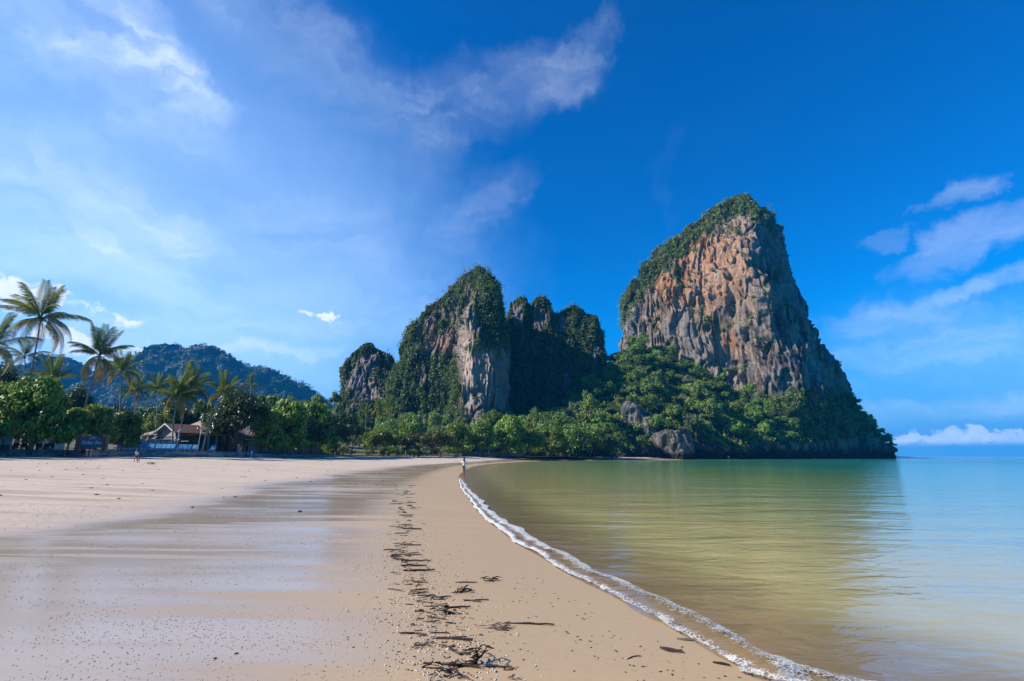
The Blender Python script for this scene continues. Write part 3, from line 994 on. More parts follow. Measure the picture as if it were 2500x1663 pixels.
def build_cliffs():
    rng = np.random.default_rng(21)
    # --- the big orange-faced tower
    left = [(1774, 494), (1743, 508), (1703, 536), (1643, 586), (1586, 646), (1534, 711), (1519, 755), (1514, 807), (1508, 860), (1500, 1000)]
    right = [(1800, 494), (1824, 503), (1870, 530), (1899, 570), (1922, 655), (1951, 720), (1972, 781), (1994, 815), (2024, 859), (2046, 894), (2062, 940), (2080, 1010)]
    f = lambda s: np.interp(s, [-1, -.93, -.6, -.25, 0, .12, .3, .6, .85, .92, .96, 1], [0, .16, .44, .70, .92, 1.0, .97, .76, .28, .13, .05, 0])
    P, Fc = loft(left, right, 430, 64, f, 14, 400, 340, 45)

    def colour(P, N, px, py, A):
        n1 = fbm(P[:, 0] / 22, P[:, 1] / 22, P[:, 2] / 30, 4)
        n2 = fbm(P[:, 0] / 8 + 30, P[:, 1] / 8, P[:, 2] / 16, 3)
        o = tri_mask(px, py, 1715, 575, 45, 60) + 1.1 * tri_mask(px, py, 1735, 660, 75, 75) + .9 * tri_mask(px, py, 1690, 690, 55, 60) + .6 * tri_mask(px, py, 1640, 690, 45, 50) \
            + .8 * tri_mask(px, py, 1785, 835, 22, 30) + .35 * tri_mask(px, py, 1800, 650, 60, 60)
        A['orange'][:] = np.clip(1.7 * o * (.85 + n1 * 1.0 + n2 * .8), 0, 1)
        A['tan'][:] = np.clip(.55 + n1 * 1.2 + .25 * tri_mask(px, py, 1780, 700, 120, 200), .1, 1)
        A['pale'][:] = np.clip(.45 * tri_mask(px, py, 1760, 690, 90, 150) + n2 * .4, 0, 1)
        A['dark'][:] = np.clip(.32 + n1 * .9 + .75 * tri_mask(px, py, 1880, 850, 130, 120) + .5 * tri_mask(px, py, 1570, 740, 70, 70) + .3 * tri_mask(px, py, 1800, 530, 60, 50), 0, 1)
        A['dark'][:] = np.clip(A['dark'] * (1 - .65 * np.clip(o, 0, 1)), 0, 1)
        # green on the shoulder and the top
        topl = np.interp(px, [1500, 1519, 1534, 1586, 1643, 1703, 1745, 1784, 1816, 1870, 1899, 1925, 2046], [820, 755, 711, 646, 586, 534, 498, 479, 490, 525, 566, 660, 894])
        dpt = py - topl
        wid = np.interp(px, [1515, 1570, 1640, 1700, 1760, 1800, 1850, 1890, 1930, 2046], [55, 72, 70, 68, 62, 52, 34, 22, 14, 20])
        v = ss(dpt + n2 * 26, wid * 1.05, wid * .55) * .95
        v = np.maximum(v, .75 * tri_mask(px, py, 1660, 665, 16, 24))
        v = np.maximum(v, ss(N[:, 2] + n2 * .2, .45, .75))
        v = np.maximum(v, .8 * tri_mask(px, py, 1740, 790, 50, 22))
        v = np.maximum(v, ss(py + n2 * 20, 935, 970) * (px > 1560))
        v = v * (1 - .85 * ss(px, 1865, 1900) * ss(py, 930, 880))
        A['veg'][:] = v
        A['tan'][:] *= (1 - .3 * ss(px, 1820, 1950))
    o, P, Fc, N, A = rock_object('cliff', P, Fc, 'tallest limestone cliff, orange and grey with a green top, rising from the headland', 1.0, 1.0, 0.0, colour, wt=loft.wt, flip=True)
    shrubs_on('cliff_foliage', 'shrubs covering the shoulder and top of the tallest cliff', P, Fc, N, A['veg'], 1150, rng, (1.4, 4.2), 60, .6)

    # --- the middle buttress
    left = [(1148, 667), (1130, 680), (1112, 704), (1087, 721), (1052, 748), (1004, 788), (994, 806), (991, 831), (982, 876), (960, 911), (944, 959), (938, 1000), (934, 1060)]
    right = [(1186, 667), (1208, 692), (1227, 732), (1235, 774), (1242, 831), (1246, 927), (1246, 1060)]
    f = lambda s: np.interp(s, [-1, -.9, -.55, -.2, .08, .18, .30, .55, .8, .94, 1], [0, .14, .36, .44, .52, .82, 1.0, .97, .86, .45, 0])
    P, Fc = loft(left, right, 350, 44, f, 4, 280, 240, 75)

    def colour2(P, N, px, py, A):
        n1 = fbm(P[:, 0] / 16, P[:, 1] / 16, P[:, 2] / 26, 4)
        n2 = fbm(P[:, 0] / 7 + 30, P[:, 1] / 7, P[:, 2] / 14, 3)
        A['orange'][:] = np.clip(1.0 * tri_mask(px, py, 1152, 870, 14, 45) + .6 * tri_mask(px, py, 1085, 835, 25, 30) + .45 * tri_mask(px, py, 1205, 970, 18, 25) + .3 * tri_mask(px, py, 1060, 800, 20, 30), 0, 1) * (.8 + n1)
        A['tan'][:] = np.clip(.45 + n1 * .7 + .5 * tri_mask(px, py, 1180, 900, 50, 110), 0, 1)
        A['pale'][:] = np.clip(1.0 * tri_mask(px, py, 1140, 850, 20, 130) + .8 * tri_mask(px, py, 1190, 900, 50, 80) + n2 * .3, 0, 1)
        A['dark'][:] = np.clip(.35 + n1 * .5 + .5 * tri_mask(px, py, 1225, 880, 25, 90), 0, 1)
        v = ss(py + n2 * 30, 720, 690) * .95
        v = np.maximum(v, ss(px + n2 * 30, 1150, 1172) * ss(py + n1 * 50, 862, 815))
        v = np.maximum(v, ss(px + n2 * 26, 1138, 1122) * ss(py + n1 * 26, 845, 875) )
        v = np.maximum(v, ss(px + n2 * 24, 1040, 1015) * .95)
        edge = np.interp(px, [940, 990, 1004, 1052, 1114, 1138, 1160], [960, 831, 788, 748, 709, 676, 658])
        v = np.maximum(v, ss(py - edge + n2 * 16, 34, 18) * .9)
        v = np.maximum(v, .95 * tri_mask(px, py, 1082, 795, 22, 26))
        v = np.maximum(v, .9 * tri_mask(px, py, 1130, 730, 12, 45))
        v = v * (1 - .9 * tri_mask(px, py, 1030, 920, 12, 22)) * (1 - .85 * tri_mask(px, py, 1070, 920, 8, 20)) * (1 - tri_mask(px, py, 1140, 900, 15, 130))
        v = np.maximum(v, ss(N[:, 2] + n2 * .2, .5, .8))
        A['veg'][:] = v
    o, P, Fc, N, A = rock_object('cliff', P, Fc, 'middle limestone cliff draped in creepers, with a pale bare buttress facing the beach', .82, .85, 50.0, colour2, wt=loft.wt, flip=True)
    shrubs_on('cliff_foliage', 'creepers and shrubs hanging on the middle cliff', P, Fc, N, A['veg'], 1750, rng, (1.1, 3.4), 56, .5, hang=.45)

    # --- shaded triple-headed cliff behind
    top = [(1236, 900), (1240, 790), (1246, 741), (1262, 733), (1280, 738), (1290, 752), (1300, 757), (1312, 738), (1325, 731), (1342, 740), (1356, 764), (1366, 762), (1380, 750), (1397, 746), (1425, 762), (1450, 782),
           (1460, 812), (1468, 863), (1474, 927), (1478, 1000)]
    f = lambda s: np.interp(s, [-1, -.9, -.7, -.5, -.3, -.05, .15, .35, .6, .85, 1], [.2, .6, .85, .6, .8, .95, .65, .85, .9, .6, .1])
    P, Fc = curtain(top, 392, 26, f, 2, 260, 150, 50)

    def colour3(P, N, px, py, A):
        n1 = fbm(P[:, 0] / 14, P[:, 1] / 14, P[:, 2] / 26, 4)
        n2 = fbm(P[:, 0] / 7 + 30, P[:, 1] / 7, P[:, 2] / 14, 3)
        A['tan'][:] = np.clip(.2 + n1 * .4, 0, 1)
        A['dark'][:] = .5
        bare = tri_mask(px, py, 1318, 775, 17, 34) + tri_mask(px, py, 1263, 770, 14, 28) + tri_mask(px, py, 1374, 785, 12, 22) + tri_mask(px, py, 1310, 845, 14, 26) + .7 * tri_mask(px, py, 1345, 845, 12, 20) \
            + .8 * tri_mask(px, py, 1385, 930, 14, 40) + .8 * tri_mask(px, py, 1455, 870, 8, 40)
        A['veg'][:] = np.maximum(1 - ss(bare + n2 * .5, .35, .6), 0)
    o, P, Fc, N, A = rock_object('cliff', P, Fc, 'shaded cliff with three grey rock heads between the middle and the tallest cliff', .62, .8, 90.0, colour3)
    shrubs_on('cliff_foliage', 'dark shrubs and creepers covering the shaded three-headed cliff', P, Fc, N, A['veg'], 2000, rng, (1.2, 3.0), 40, .58, hang=.4)

    # --- small cliff at the left
    top = [(826, 1010), (830, 945), (840, 905), (848, 884), (858, 873), (873, 857), (892, 843), (912, 840), (928, 850), (944, 858), (957, 862), (973, 880), (992, 902), (1010, 930), (1030, 990)]
    f = lambda s: np.interp(s, [-1, -.9, -.6, -.2, .1, .4, .8, 1], [.1, .5, .85, 1, .95, .8, .5, .2])
    P, Fc = curtain(top, 400, 30, f, 10, 200, 120, 50)

    def colour4(P, N, px, py, A):
        n1 = fbm(P[:, 0] / 14, P[:, 1] / 14, P[:, 2] / 26, 4)
        n2 = fbm(P[:, 0] / 7 + 30, P[:, 1] / 7, P[:, 2] / 14, 3)
        A['tan'][:] = np.clip(.35 + n1 * .6, 0, 1)
        A['dark'][:] = .55
        bare = tri_mask(px, py, 875, 940, 32, 50) + .9 * tri_mask(px, py, 905, 880, 16, 30) + .8 * tri_mask(px, py, 920, 950, 18, 40)
        A['veg'][:] = 1 - ss(bare + n2 * .5, .4, .62)
    o, P, Fc, N, A = rock_object('cliff', P, Fc, 'small grey cliff with a wooded crown, left of the middle cliff', .6, .8, 130.0, colour4)
    shrubs_on('cliff_foliage', 'shrubs crowning the small grey cliff', P, Fc, N, A['veg'], 1000, rng, (1.2, 3.0), 40, .58, hang=.4)

    # --- far wooded mountain
    top = [(-260, 905), (-120, 880), (0, 893), (90, 885), (150, 866), (175, 862), (205, 870), (250, 902), (290, 912), (317, 903), (339, 884), (378, 860), (408, 850), (438, 839), (462, 834), (478, 838), (488, 839),
           (511, 832), (536, 837), (563, 848), (588, 866), (610, 881), (639, 886), (674, 891), (698, 901), (723, 913), (743, 930), (760, 931), (782, 953), (830, 985), (900, 1040)]
    f = lambda s: np.interp(s, [-1, -.8, 0, .7, 1], [.6, .8, 1, .8, .4])
    top = [(a + 6, b + 19) for a, b in top]
    P, Fc = curtain(top, 1500, 330, f, -2, 300, 110, 500)
    nx = fbm(P[:, 0] / 90, P[:, 1] / 90, P[:, 2] / 120, 4)
    P[:, 1] += nx * 60

    def colour5(P, N, px, py, A):
        n1 = fbm(P[:, 0] / 60, P[:, 1] / 60, P[:, 2] / 50, 4)
        A['veg'][:] = 1 - .5 * ss(n1, .35, .5)
        A['tan'][:] = .3
    o, P, Fc, N, A = rock_object('mountain', P, Fc, 'far wooded mountain, blue with distance, behind the palms', 1.2, 3.0, 10.0, colour5)
    shrubs_on('far_forest', 'forest covering the far blue mountain', P, Fc, N, A['veg'], 5200, rng, (5, 11), 26, 2.6, m='farveg', hang=.1)


build_cliffs()

# ------------------------------------------------------------------ the wooded headland below the tallest cliff
HC = np.array([  # photo column, distance at the waterline, top row, distance at the top, height of the bare sea cliff
    (1240, 246, 1072, 300, .6), (1290, 250, 1030, 330, .8), (1400, 262, 985, 360, 1.0), (1480, 272, 905, 388, 2.0), (1560, 282, 832, 398, 4.5), (1640, 292, 868, 396, 7.5), (1700, 300, 900, 394, 8.0),
    (1800, 318, 945, 396, 8.0), (1900, 338, 945, 405, 9.5), (2000, 362, 935, 415, 13.0), (2060, 378, 942, 421, 15.5), (2110, 390, 1000, 421, 17.0), (2150, 400, 1058, 420, 17.0), (2186, 409, 1100, 420, 5.0)])


def headland_point(px, v):
    """v 0..1 from the top of the sea cliff up to the foot of the rock tower"""
    Y0, pt, Y1, hc = (np.interp(px, HC[:, 0], HC[:, k]) for k in (1, 2, 3, 4))
    zt = np.array([at(a, b, c)[2] for a, b, c in zip(np.atleast_1d(px), np.atleast_1d(pt), np.atleast_1d(Y1))])
    zt = np.maximum(zt, hc + 1)
    Y = Y0 + 3 + (Y1 - Y0 - 3) * v
    Z = hc + (zt - hc) * v ** .92
    X = np.array([ray(a, 1090)[0] / ray(a, 1090)[1] for a in np.atleast_1d(px)]) * Y
    return X, Y, Z


def build_headland():
    ns = 420
    pxs = np.linspace(1240, 2186, ns)
    dirx = np.array([ray(a, 1100)[0] / ray(a, 1100)[1] for a in pxs])
    Y0, hc = np.interp(pxs, HC[:, 0], HC[:, 1]), np.interp(pxs, HC[:, 0], HC[:, 4])
    rows = []
    for zf, off in ((-3, 5.5), (-1.0, 6.0), (.3, 6.2), (1.4, 5.8), (2.4, 4.4)):     # wave-cut notch
        k = np.clip(hc / 8, 0, 1)
        Y = Y0 + off * k
        rows.append((dirx * Y, Y, np.minimum(zf, hc * .35) if zf > 0 else np.full(ns, float(zf))))
    for t in np.linspace(.05, 1, 26):
        Y = Y0 + 3 * t ** 2 + 3.2 * (1 - t) ** 2
        rows.append((dirx * Y, Y, np.maximum(hc * (.28 + .72 * t), 2.0 * np.clip(hc / 8, 0, 1) * (1 if t < .1 else 0))))
    for v in np.linspace(.012, 1, 70):
        rows.append(headland_point(pxs, np.full(ns, v)))
    X1, Y1, Z1 = rows[-1]
    for b in np.linspace(.08, 1, 10):
        Y = Y1 + 90 * b
        rows.append((X1 + dirx * 90 * b * .6, Y, Z1 * (1 - b) - 3 * b))
    P = np.stack([np.stack(r, 1) for r in rows], 1)      # ns, nr, 3
    nr = P.shape[1]
    P = P.reshape(-1, 3)

    def colour(P, N, px, py, A):
        n1 = fbm(P[:, 0] / 16, P[:, 1] / 16, P[:, 2] / 10, 4)
        n2 = fbm(P[:, 0] / 6 + 30, P[:, 1] / 6, P[:, 2] / 8, 3)
        hcv = np.interp(px, HC[:, 0], HC[:, 4])
        A['tan'][:] = np.clip(.2 + n1 * .7, 0, 1)
        A['orange'][:] = np.clip(.6 * tri_mask(px, py, 2000, 1085, 40, 20) + .5 * tri_mask(px, py, 1920, 1088, 40, 18) + n1 * .2, 0, 1)
        A['pale'][:] = np.clip(n2 * .7, 0, 1) * ss(px, 1850, 1900) * .6
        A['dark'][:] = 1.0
        A['wet'][:] = ss(P[:, 2] + n2 * 3.0, 9.0, 5.0) * np.where(hcv > 3.5, 1, .3)  # wet rock band, blackened higher up to paint in the undercut's shade
        A['veg'][:] = ss(P[:, 2] - hcv + n2 * 4, -1.5, 2.0) * np.where(A['wet'] > .5, 0, 1)
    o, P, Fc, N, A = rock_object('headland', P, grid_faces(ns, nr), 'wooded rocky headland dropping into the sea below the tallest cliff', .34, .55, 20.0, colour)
    rng = np.random.default_rng(3)
    W = A['veg'] * ss(P[:, 1], 0, 1)
    shrubs_on('undergrowth', 'undergrowth between the trees of the headland', P, Fc, N, W, 2300, rng, (1.2, 3.2), 36, .6, m='jungle', hang=.35)


build_headland()


def headland_trees():
    spots = []
    tries = 0
    while len(spots) < 270 and tries < 60000:
        tries += 1
        px = R.uniform(1262, 2180)
        v = R.random() ** .85
        pt = np.interp(px, HC[:, 0], HC[:, 2])
        x, y, z = (float(c[0]) for c in headland_point(np.array([px]), np.array([v])))
        if 1508 < px < 1600 and 975 < proj(np.array([[x, y, z]]))[1][0] < 1060 and R.random() < .8:
            continue
        rad = R.choice([R.uniform(2.4, 4.2), R.uniform(3.6, 6.5), R.uniform(5.5, 8.6)]) * (1.0 if px < 1950 else .85)
        if all((x - a) ** 2 + (y - b) ** 2 + ((z - c) * 1.2) ** 2 > (.78 * (rad + r)) ** 2 for a, b, c, r, _, _ in spots):
            spots.append((x, y, z, rad, px, v))
    for x, y, z, rad, px, v in spots:
        k = R.choices(['jungle', 'vine', 'pale'], [6, 2.5 if v < .5 else 1.2, 1.4])[0]
        kind = {'jungle': 'round-crowned jungle tree', 'vine': 'creeper-hung jungle tree', 'pale': 'pale jungle tree'}[k]
        row = 'low above the sea rocks' if v < .15 else 'in the lower slope' if v < .35 else 'half way up' if v < .6 else 'high up' if v < .82 else 'at the cliff foot'
        BINS = [(1330, 'over the far end of the beach'), (1385, 'left of the beach boulders'), (1440, 'above the beach boulders'), (1500, 'beside the dark saddle'), (1550, 'left of the upper rock outcrop'), (1600, 'near the upper rock outcrop'),
                (1650, 'near the lower rock outcrop'), (1700, 'right of the lower rock outcrop'), (1745, 'left below the orange face'), (1790, 'middle below the orange face'), (1840, 'right below the orange face'), (1890, 'below the cliff ridge'),
                (1940, 'left below the shaded flank'), (1995, 'middle below the shaded flank'), (2050, 'right below the shaded flank'), (2110, 'on the seaward shoulder'), (9999, 'on the seaward point')]
        wh = next(b for a, b in BINS if px < a)
        hgt = rad * R.uniform(1.2, 2.3)
        sz_ = 'small ' if rad < 3.8 else 'broad ' if rad > 6.6 else 'tall ' if hgt > rad * 1.9 else ''
        plant(k, x, y, z - .5, rad, hgt, f'{sz_}{kind} {row}, {wh}', 'jungle trees on the headland slope')


headland_trees()


def outcrops():
    def f(s):
        return np.interp(s, [-1, -.8, -.3, .1, .6, 1], [0, .5, .9, 1, .6, 0])

    def colour(P, N, px, py, A):
        n2 = fbm(P[:, 0] / 4 + 30, P[:, 1] / 4, P[:, 2] / 6, 3)
        A['tan'][:] = .15
        A['dark'][:] = .5
        A['pale'][:] = np.clip(.05 + n2 * .5, 0, 1)
        A['wet'][:] = ss(P[:, 2], 5, 2.5)
        A['veg'][:] = ss(n2, .1, .4) * .9
    data = [([(1526, 984), (1517, 995), (1520, 1020), (1530, 1050), (1534, 1075)], [(1552, 984), (1575, 998), (1600, 1020), (1612, 1035), (1606, 1075)], 306,
             'grey rock outcrop in the trees, upper one, with a pale left face'),
            ([(1632, 1043), (1600, 1058), (1592, 1075), (1605, 1100), (1615, 1122)], [(1668, 1046), (1684, 1062), (1694, 1090), (1698, 1122)], 290,
             'grey fluted rock outcrop at the waterline, lower of the two'),
            ([(2008, 962), (2000, 970), (2004, 985), (2006, 1000)], [(2016, 962), (2028, 976), (2034, 990), (2034, 1000)], 399, 'small grey rock showing between trees on the seaward slope')]
    for i, (l, r, Y, lab) in enumerate(data):
        zb = at(l[-1][0], l[-1][1], Y)[2]
        P, Fc = loft(l, r, Y, 9, f, zb, 70, 60, 14)
        rock_object('rock_outcrop', P, Fc, lab, .22, .3, 7.0 * i, colour, kind=None, cat='rock', flip=True)
    # boulders at the water's edge
    rb = np.random.default_rng(8)
    spots = [(1404, 1119.5, 262, 1.6, 'low brown boulder at the end of the beach below the creeper-hung trees'), (1436, 1117, 265, 2.6, 'largest brown boulder at the end of the beach'), (1452, 1120, 264, 1.4, 'flat brown boulder lying just right of the largest one'),
             (1421, 1120, 263, 1.2, 'small boulder between two larger ones at the end of the beach'), (1985, 1121, 362, 1.2, 'small rock breaking the water under the headland cliff, left of a pair'), (2004, 1121, 366, 1.0, 'small rock breaking the water under the headland cliff, right of a pair')]
    for px, py, Y, r, lab in spots:
        n, m_ = 18, 12
        th, ph = np.meshgrid(np.linspace(0, 2 * math.pi, n), np.linspace(0, math.pi, m_), indexing='ij')
        P = np.stack([np.sin(ph) * np.cos(th) * 1.5, np.sin(ph) * np.sin(th), np.cos(ph) * .55], -1).reshape(-1, 3)
        P = P * (1 + .5 * fbm(P[:, :1] + px, P[:, 1:2], P[:, 2:], 3))
        x, y, _ = at(px, py, Y)
        P = P * r + np.array([x, y, .25 * r])
        me = mesh_np('boulder', P, grid_faces(n, m_), [M['rock']], False, {k: np.full(len(P), v) for k, v in (('veg', 0), ('tan', .7), ('orange', .15), ('dark', .4), ('wet', .15), ('pale', .1))})
        tag(link('boulder', me), lab, 'boulder', 'boulders at the water edge')


outcrops()


# ------------------------------------------------------------------ trees and palms along the shore
def shore_tree(kind, px, Y, wid, top, label, group='trees along the beach', zb=None, seed=None, name=None):
    """tree at photo column px and distance Y, crown wid pixels wide, top at photo row top"""
    p = at(px, 1090, Y)
    z = float(land_z(p[0], Y)[0]) if zb is None else zb
    zt = at(px, top, Y)[2]
    rad = wid / 2 * Y / F * 1.02
    return plant(kind, p[0], Y, z - .1, rad, zt - z, label, group, seed, name)


ST = [
    ('shore', -160, 74, 190, 850, 'almond tree just outside the left picture edge that shades the sand'),
    ('shore', -350, 66, 230, 790, 'second almond tree outside the left picture edge that shades the sand'),
    ('shore', -640, 56, 260, 720, 'third almond tree outside the left picture edge that shades the sand'),
    ('shore', -30, 84, 190, 925, 'spreading almond tree cut by the left edge of the picture'),
    ('shore', 75, 82, 170, 915, 'big sunlit almond tree over the dark restaurant tables at the far left'),
    ('shore', 205, 88, 150, 985, 'spreading almond tree behind the painted sign'),
    ('shore', 295, 98, 105, 1003, 'open-crowned almond tree between the painted sign and the house'),
    ('lime', 375, 150, 70, 1003, 'bright yellow-green shrub tree behind the left wing of the house'),
    ('lime', 345, 155, 60, 1020, 'smaller bright green shrub tree by the left end of the house roof'),
    ('dark', 590, 128, 130, 938, 'tall dark broadleaf tree standing right of the leaning palm'),
    ('dark', 545, 132, 90, 985, 'dark broadleaf tree over the right end of the house'),
    ('shore', 690, 136, 130, 972, 'wide sunlit almond tree right of the tall dark tree'),
    ('shore', 760, 146, 120, 978, 'almond tree in the middle of the leafy row over the grey wall'),
    ('shore', 660, 132, 110, 1000, 'low-branched almond tree hanging over the grey garden wall'),
    ('dark', 820, 156, 110, 1000, 'dark almond tree at the right end of the leafy row, by the lawn'),
    ('dark', 735, 141, 100, 1010, 'low dark tree with branches reaching down over the grey wall'),
    ('round', 938, 168, 108, 1040, 'rounded pale green tree standing alone right of the lawn'),
    ('olive', 1022, 176, 80, 1052, 'olive tree with a reddish top right of the rounded pale tree'),
    ('olive', 1075, 184, 84, 1050, 'olive-brown tree left of the woman in the white top'),
    ('pale', 1012, 172, 60, 1078, 'low grey-green bush tree at the edge of the sand'),
    ('shore', 1120, 200, 90, 1030, 'dark spreading tree above the gabled hut'),
    ('shore', 1180, 206, 90, 1022, 'spreading tree over the low concrete wall right of the gabled hut'),
    ('shore', 1240, 212, 96, 1012, 'spreading tree over the middle of the low concrete wall'),
    ('round', 1292, 220, 80, 1040, 'rounded tree at the right end of the low concrete wall'),
    ('shore', 1345, 236, 88, 1040, 'dark tree at the end of the beach where the slope begins'),
    ('vine', 1390, 250, 80, 1030, 'creeper-draped tree at the end of the beach, over the boulders'),
    ('jungle', 1440, 258, 84, 1025, 'jungle tree hanging over the far beach boulders'),
    ('vine', 1492, 264, 70, 1050, 'creeper-draped tree just left of the grey rock outcrops'),
    ('vine', 1368, 262, 60, 1000, 'narrow creeper-draped tree behind the end of the beach'),
]
for k, px, Y, w, top, lab in ST:
    shore_tree(k, px, Y, w, top, lab)

SHR = ['just left of the lawn', 'on the left of the lawn', 'in the middle of the lawn', 'right of the lawn', 'under the left side of the rounded pale tree', 'under the right side of the rounded pale tree', 'between the rounded pale tree and the olive tree',
       'under the olive tree with the reddish top', 'right of the low grey-green bush tree', 'under the olive-brown tree', 'left of the gabled hut', 'at the left end of the low concrete wall']
for i, lab in enumerate(SHR):
    px = 838 + i * 25.5 + R.uniform(-5, 5)
    q = wall_at(px)
    tl = WLT[((WLC - q) ** 2).sum(1).argmin()]
    k = R.uniform(2.5, 7)
    x, y = q[0] - tl[1] * k, q[1] + tl[0] * k
    rad = R.uniform(1.6, 3.2)
    plant(R.choice(['round', 'olive', 'vine', 'pale']), x, y, float(land_z(x, y)[0]) - .2, rad, rad * R.uniform(1.0, 1.5), f'low leafy shrub {lab}, by the sea wall', 'low shrubs by the sea wall', name='shrub', fill=1.0)['category'] = 'shrub'

# second rank of the grove: tops follow the skyline of the wood under the cliffs
TOPS = [(560, 985), (640, 985), (700, 985), (760, 985), (840, 985), (900, 1010), (960, 1000), (1010, 985), (1060, 995), (1110, 1000), (1160, 990), (1200, 985), (1240, 995), (1300, 985), (1340, 985), (1400, 970), (1440, 950)]
placed = []
tries = 0
while len(placed) < 78 and tries < 9000:
    tries += 1
    px = R.uniform(600, 1460)
    Y = R.uniform(max(185, 215 + (px - 900) * .08), 318)
    if px < 860:
        Y = R.uniform(230, 420)
    x = at(px, 1090, Y)[0]
    rad = R.uniform(4.0, 6.8)
    if any((x - a) ** 2 + (Y - b) ** 2 < (.95 * (rad + r)) ** 2 for a, b, r in placed):
        continue
    placed.append((x, Y, rad))
    t0 = np.interp(px, [a for a, _ in TOPS], [b for _, b in TOPS])
    if px < 860:
        t0 = np.interp(px, [600, 660, 700, 760, 800, 830, 860], [975, 958, 962, 958, 942, 938, 962])
        top = t0 + R.uniform(0, 45) - (Y - 330) * .12
    else:
        top = t0 + R.uniform(0, 42) + (300 - Y) * .16
    k = R.choices(['jungle', 'pale', 'vine', 'round'], [5, 2, 2, 2])[0]
    zt = at(px, top, Y)[2]
    z = max(min(float(land_z(x, Y)[0]), zt - rad * 1.3), zt - rad * 2.9)
    kd = {'jungle': 'round green tree', 'pale': 'pale grey-green tree', 'vine': 'creeper-hung tree', 'round': 'dense leafy tree'}[k]
    wh = 'below the far mountain' if px < 760 else 'below the small grey cliff' if px < 930 else 'below the left side of the middle cliff' if px < 1080 else 'under the pale bare buttress' if px < 1260 else 'below the shaded three-headed cliff'
    dp = 'front rank' if Y < 240 else 'middle rank' if Y < 285 else 'rear rank'
    plant(k, x, Y, z, rad, zt - z, f'{kd} in the wood {wh}, {dp}', 'trees of the wood behind the beach')

# trees behind the palms on the left
for px, Y, w, top, k, lab in [(285, 150, 90, 985, 'dark', 'dark tree between the two left palm groups, behind the sign'), (400, 165, 110, 975, 'dark', 'dark tree behind the twin palms of the house'), (480, 170, 100, 975, 'shore', 'leafy tree behind the house ridge'),
                              (165, 135, 90, 930, 'dark', 'dark tree behind the two tallest palms'), (40, 130, 120, 905, 'dark', 'dark tree rising behind the big almond tree at the left'), (235, 140, 80, 985, 'shore', 'leafy tree behind the sign tree'),
                              (340, 190, 90, 985, 'jungle', 'round tree far behind the left wing of the house'), (520, 200, 110, 985, 'jungle', 'round tree far behind the right end of the house'), (640, 185, 100, 962, 'shore', 'leafy tree behind the tall dark tree'),
                              (100, 150, 120, 940, 'jungle', 'round jungle tree far behind the big almond tree'), (-40, 120, 130, 880, 'dark', 'tall dark tree at the left edge behind the palms')]:
    shore_tree(k, px, Y, w, top, lab, 'trees behind the palms')


def frond_mesh(name, m, L, droop, seed, leaflet=.85, npair=44, lift=0.0):
    """one palm frond along +X: a curved midrib with two rows of hanging leaflets"""
    rg = random.Random(seed)
    V, Fs = [], []

    def pos(t):
        return np.array([L * (t - .10 * droop * t ** 3) * (1 - .18 * droop * t * t), 0, L * (lift * t + .16 * t - droop * .62 * t ** 2.3)])
    n = 9
    for i in range(n + 1):
        p = pos(i / n)
        r = .055 * (1 - .8 * i / n)
        V += [p + (0, r, 0), p + (0, 0, r), p + (0, -r, 0), p + (0, 0, -r)]
    for i in range(n):
        for k in range(4):
            Fs.append((i * 4 + k, i * 4 + (k + 1) % 4, i * 4 + 4 + (k + 1) % 4, i * 4 + 4 + k))
    for i in range(npair):
        t = .14 + .86 * i / (npair - 1)
        p = pos(t)
        tn = pos(min(t + .01, 1.01)) - pos(t - .01)
        tn /= np.linalg.norm(tn)
        ll = leaflet * (.55 + .75 * math.sin(math.pi * (.12 + .83 * t))) * rg.uniform(.85, 1.1)
        for sd in (-1, 1):
            out = np.array([.55 * tn[0], sd * .8, -.35 - .45 * droop + .45 * tn[2] + rg.uniform(-.16, .16)])
            out /= np.linalg.norm(out)
            w = tn * .034
            a = p + out * ll * .55 + np.array([0, 0, -.03])
            e = p + out * ll + np.array([0, 0, -.22 * ll])
            b = len(V)
            V += [p - w * .6, p + w * .6, a + w, a - w, e]
            Fs += [(b, b + 1, b + 2, b + 3), (b + 3, b + 2, b + 4, b + 4)]
    Fs = [f if len(set(f)) == 4 else f[:3] for f in Fs]
    me = bpy.data.meshes.new(name)
    me.from_pydata([tuple(map(float, v)) for v in V], [], Fs)
    me.materials.append(m)
    me.update()
    return me


FR = {'up': [frond_mesh('frond', M['palm'], 1.0 * 5, .22, 1, lift=.1), frond_mesh('frond', M['palm'], 5, .35, 2, lift=.05)],
      'mid': [frond_mesh('frond', M['palm'], 5, .55, 3), frond_mesh('frond', M['palm'], 5, .75, 4)],
      'old': [frond_mesh('frond', M['palm_old'], 5, .9, 5), frond_mesh('frond', M['palm_old'], 5, 1.05, 6)],
      'hang': [frond_mesh('frond', M['palm'], 5, .95, 7), frond_mesh('frond', M['palm'], 5, 1.05, 8)]}
COCO = MB()
for k in range(7):
    a = k * 2 * math.pi / 7
    c = Vector((math.cos(a) * .28, math.sin(a) * .28, -.25 - .12 * (k % 2)))
    COCO.tube([c + Vector((0, 0, .15)), c + Vector((0, 0, .08)), c - Vector((0, 0, .02)), c - Vector((0, 0, .12))], [.03, .11, .12, .03], 7)
COCO_ME = COCO.mesh('coconut_bunch', simple('coconut', (.20, .16, .05), .6), True)


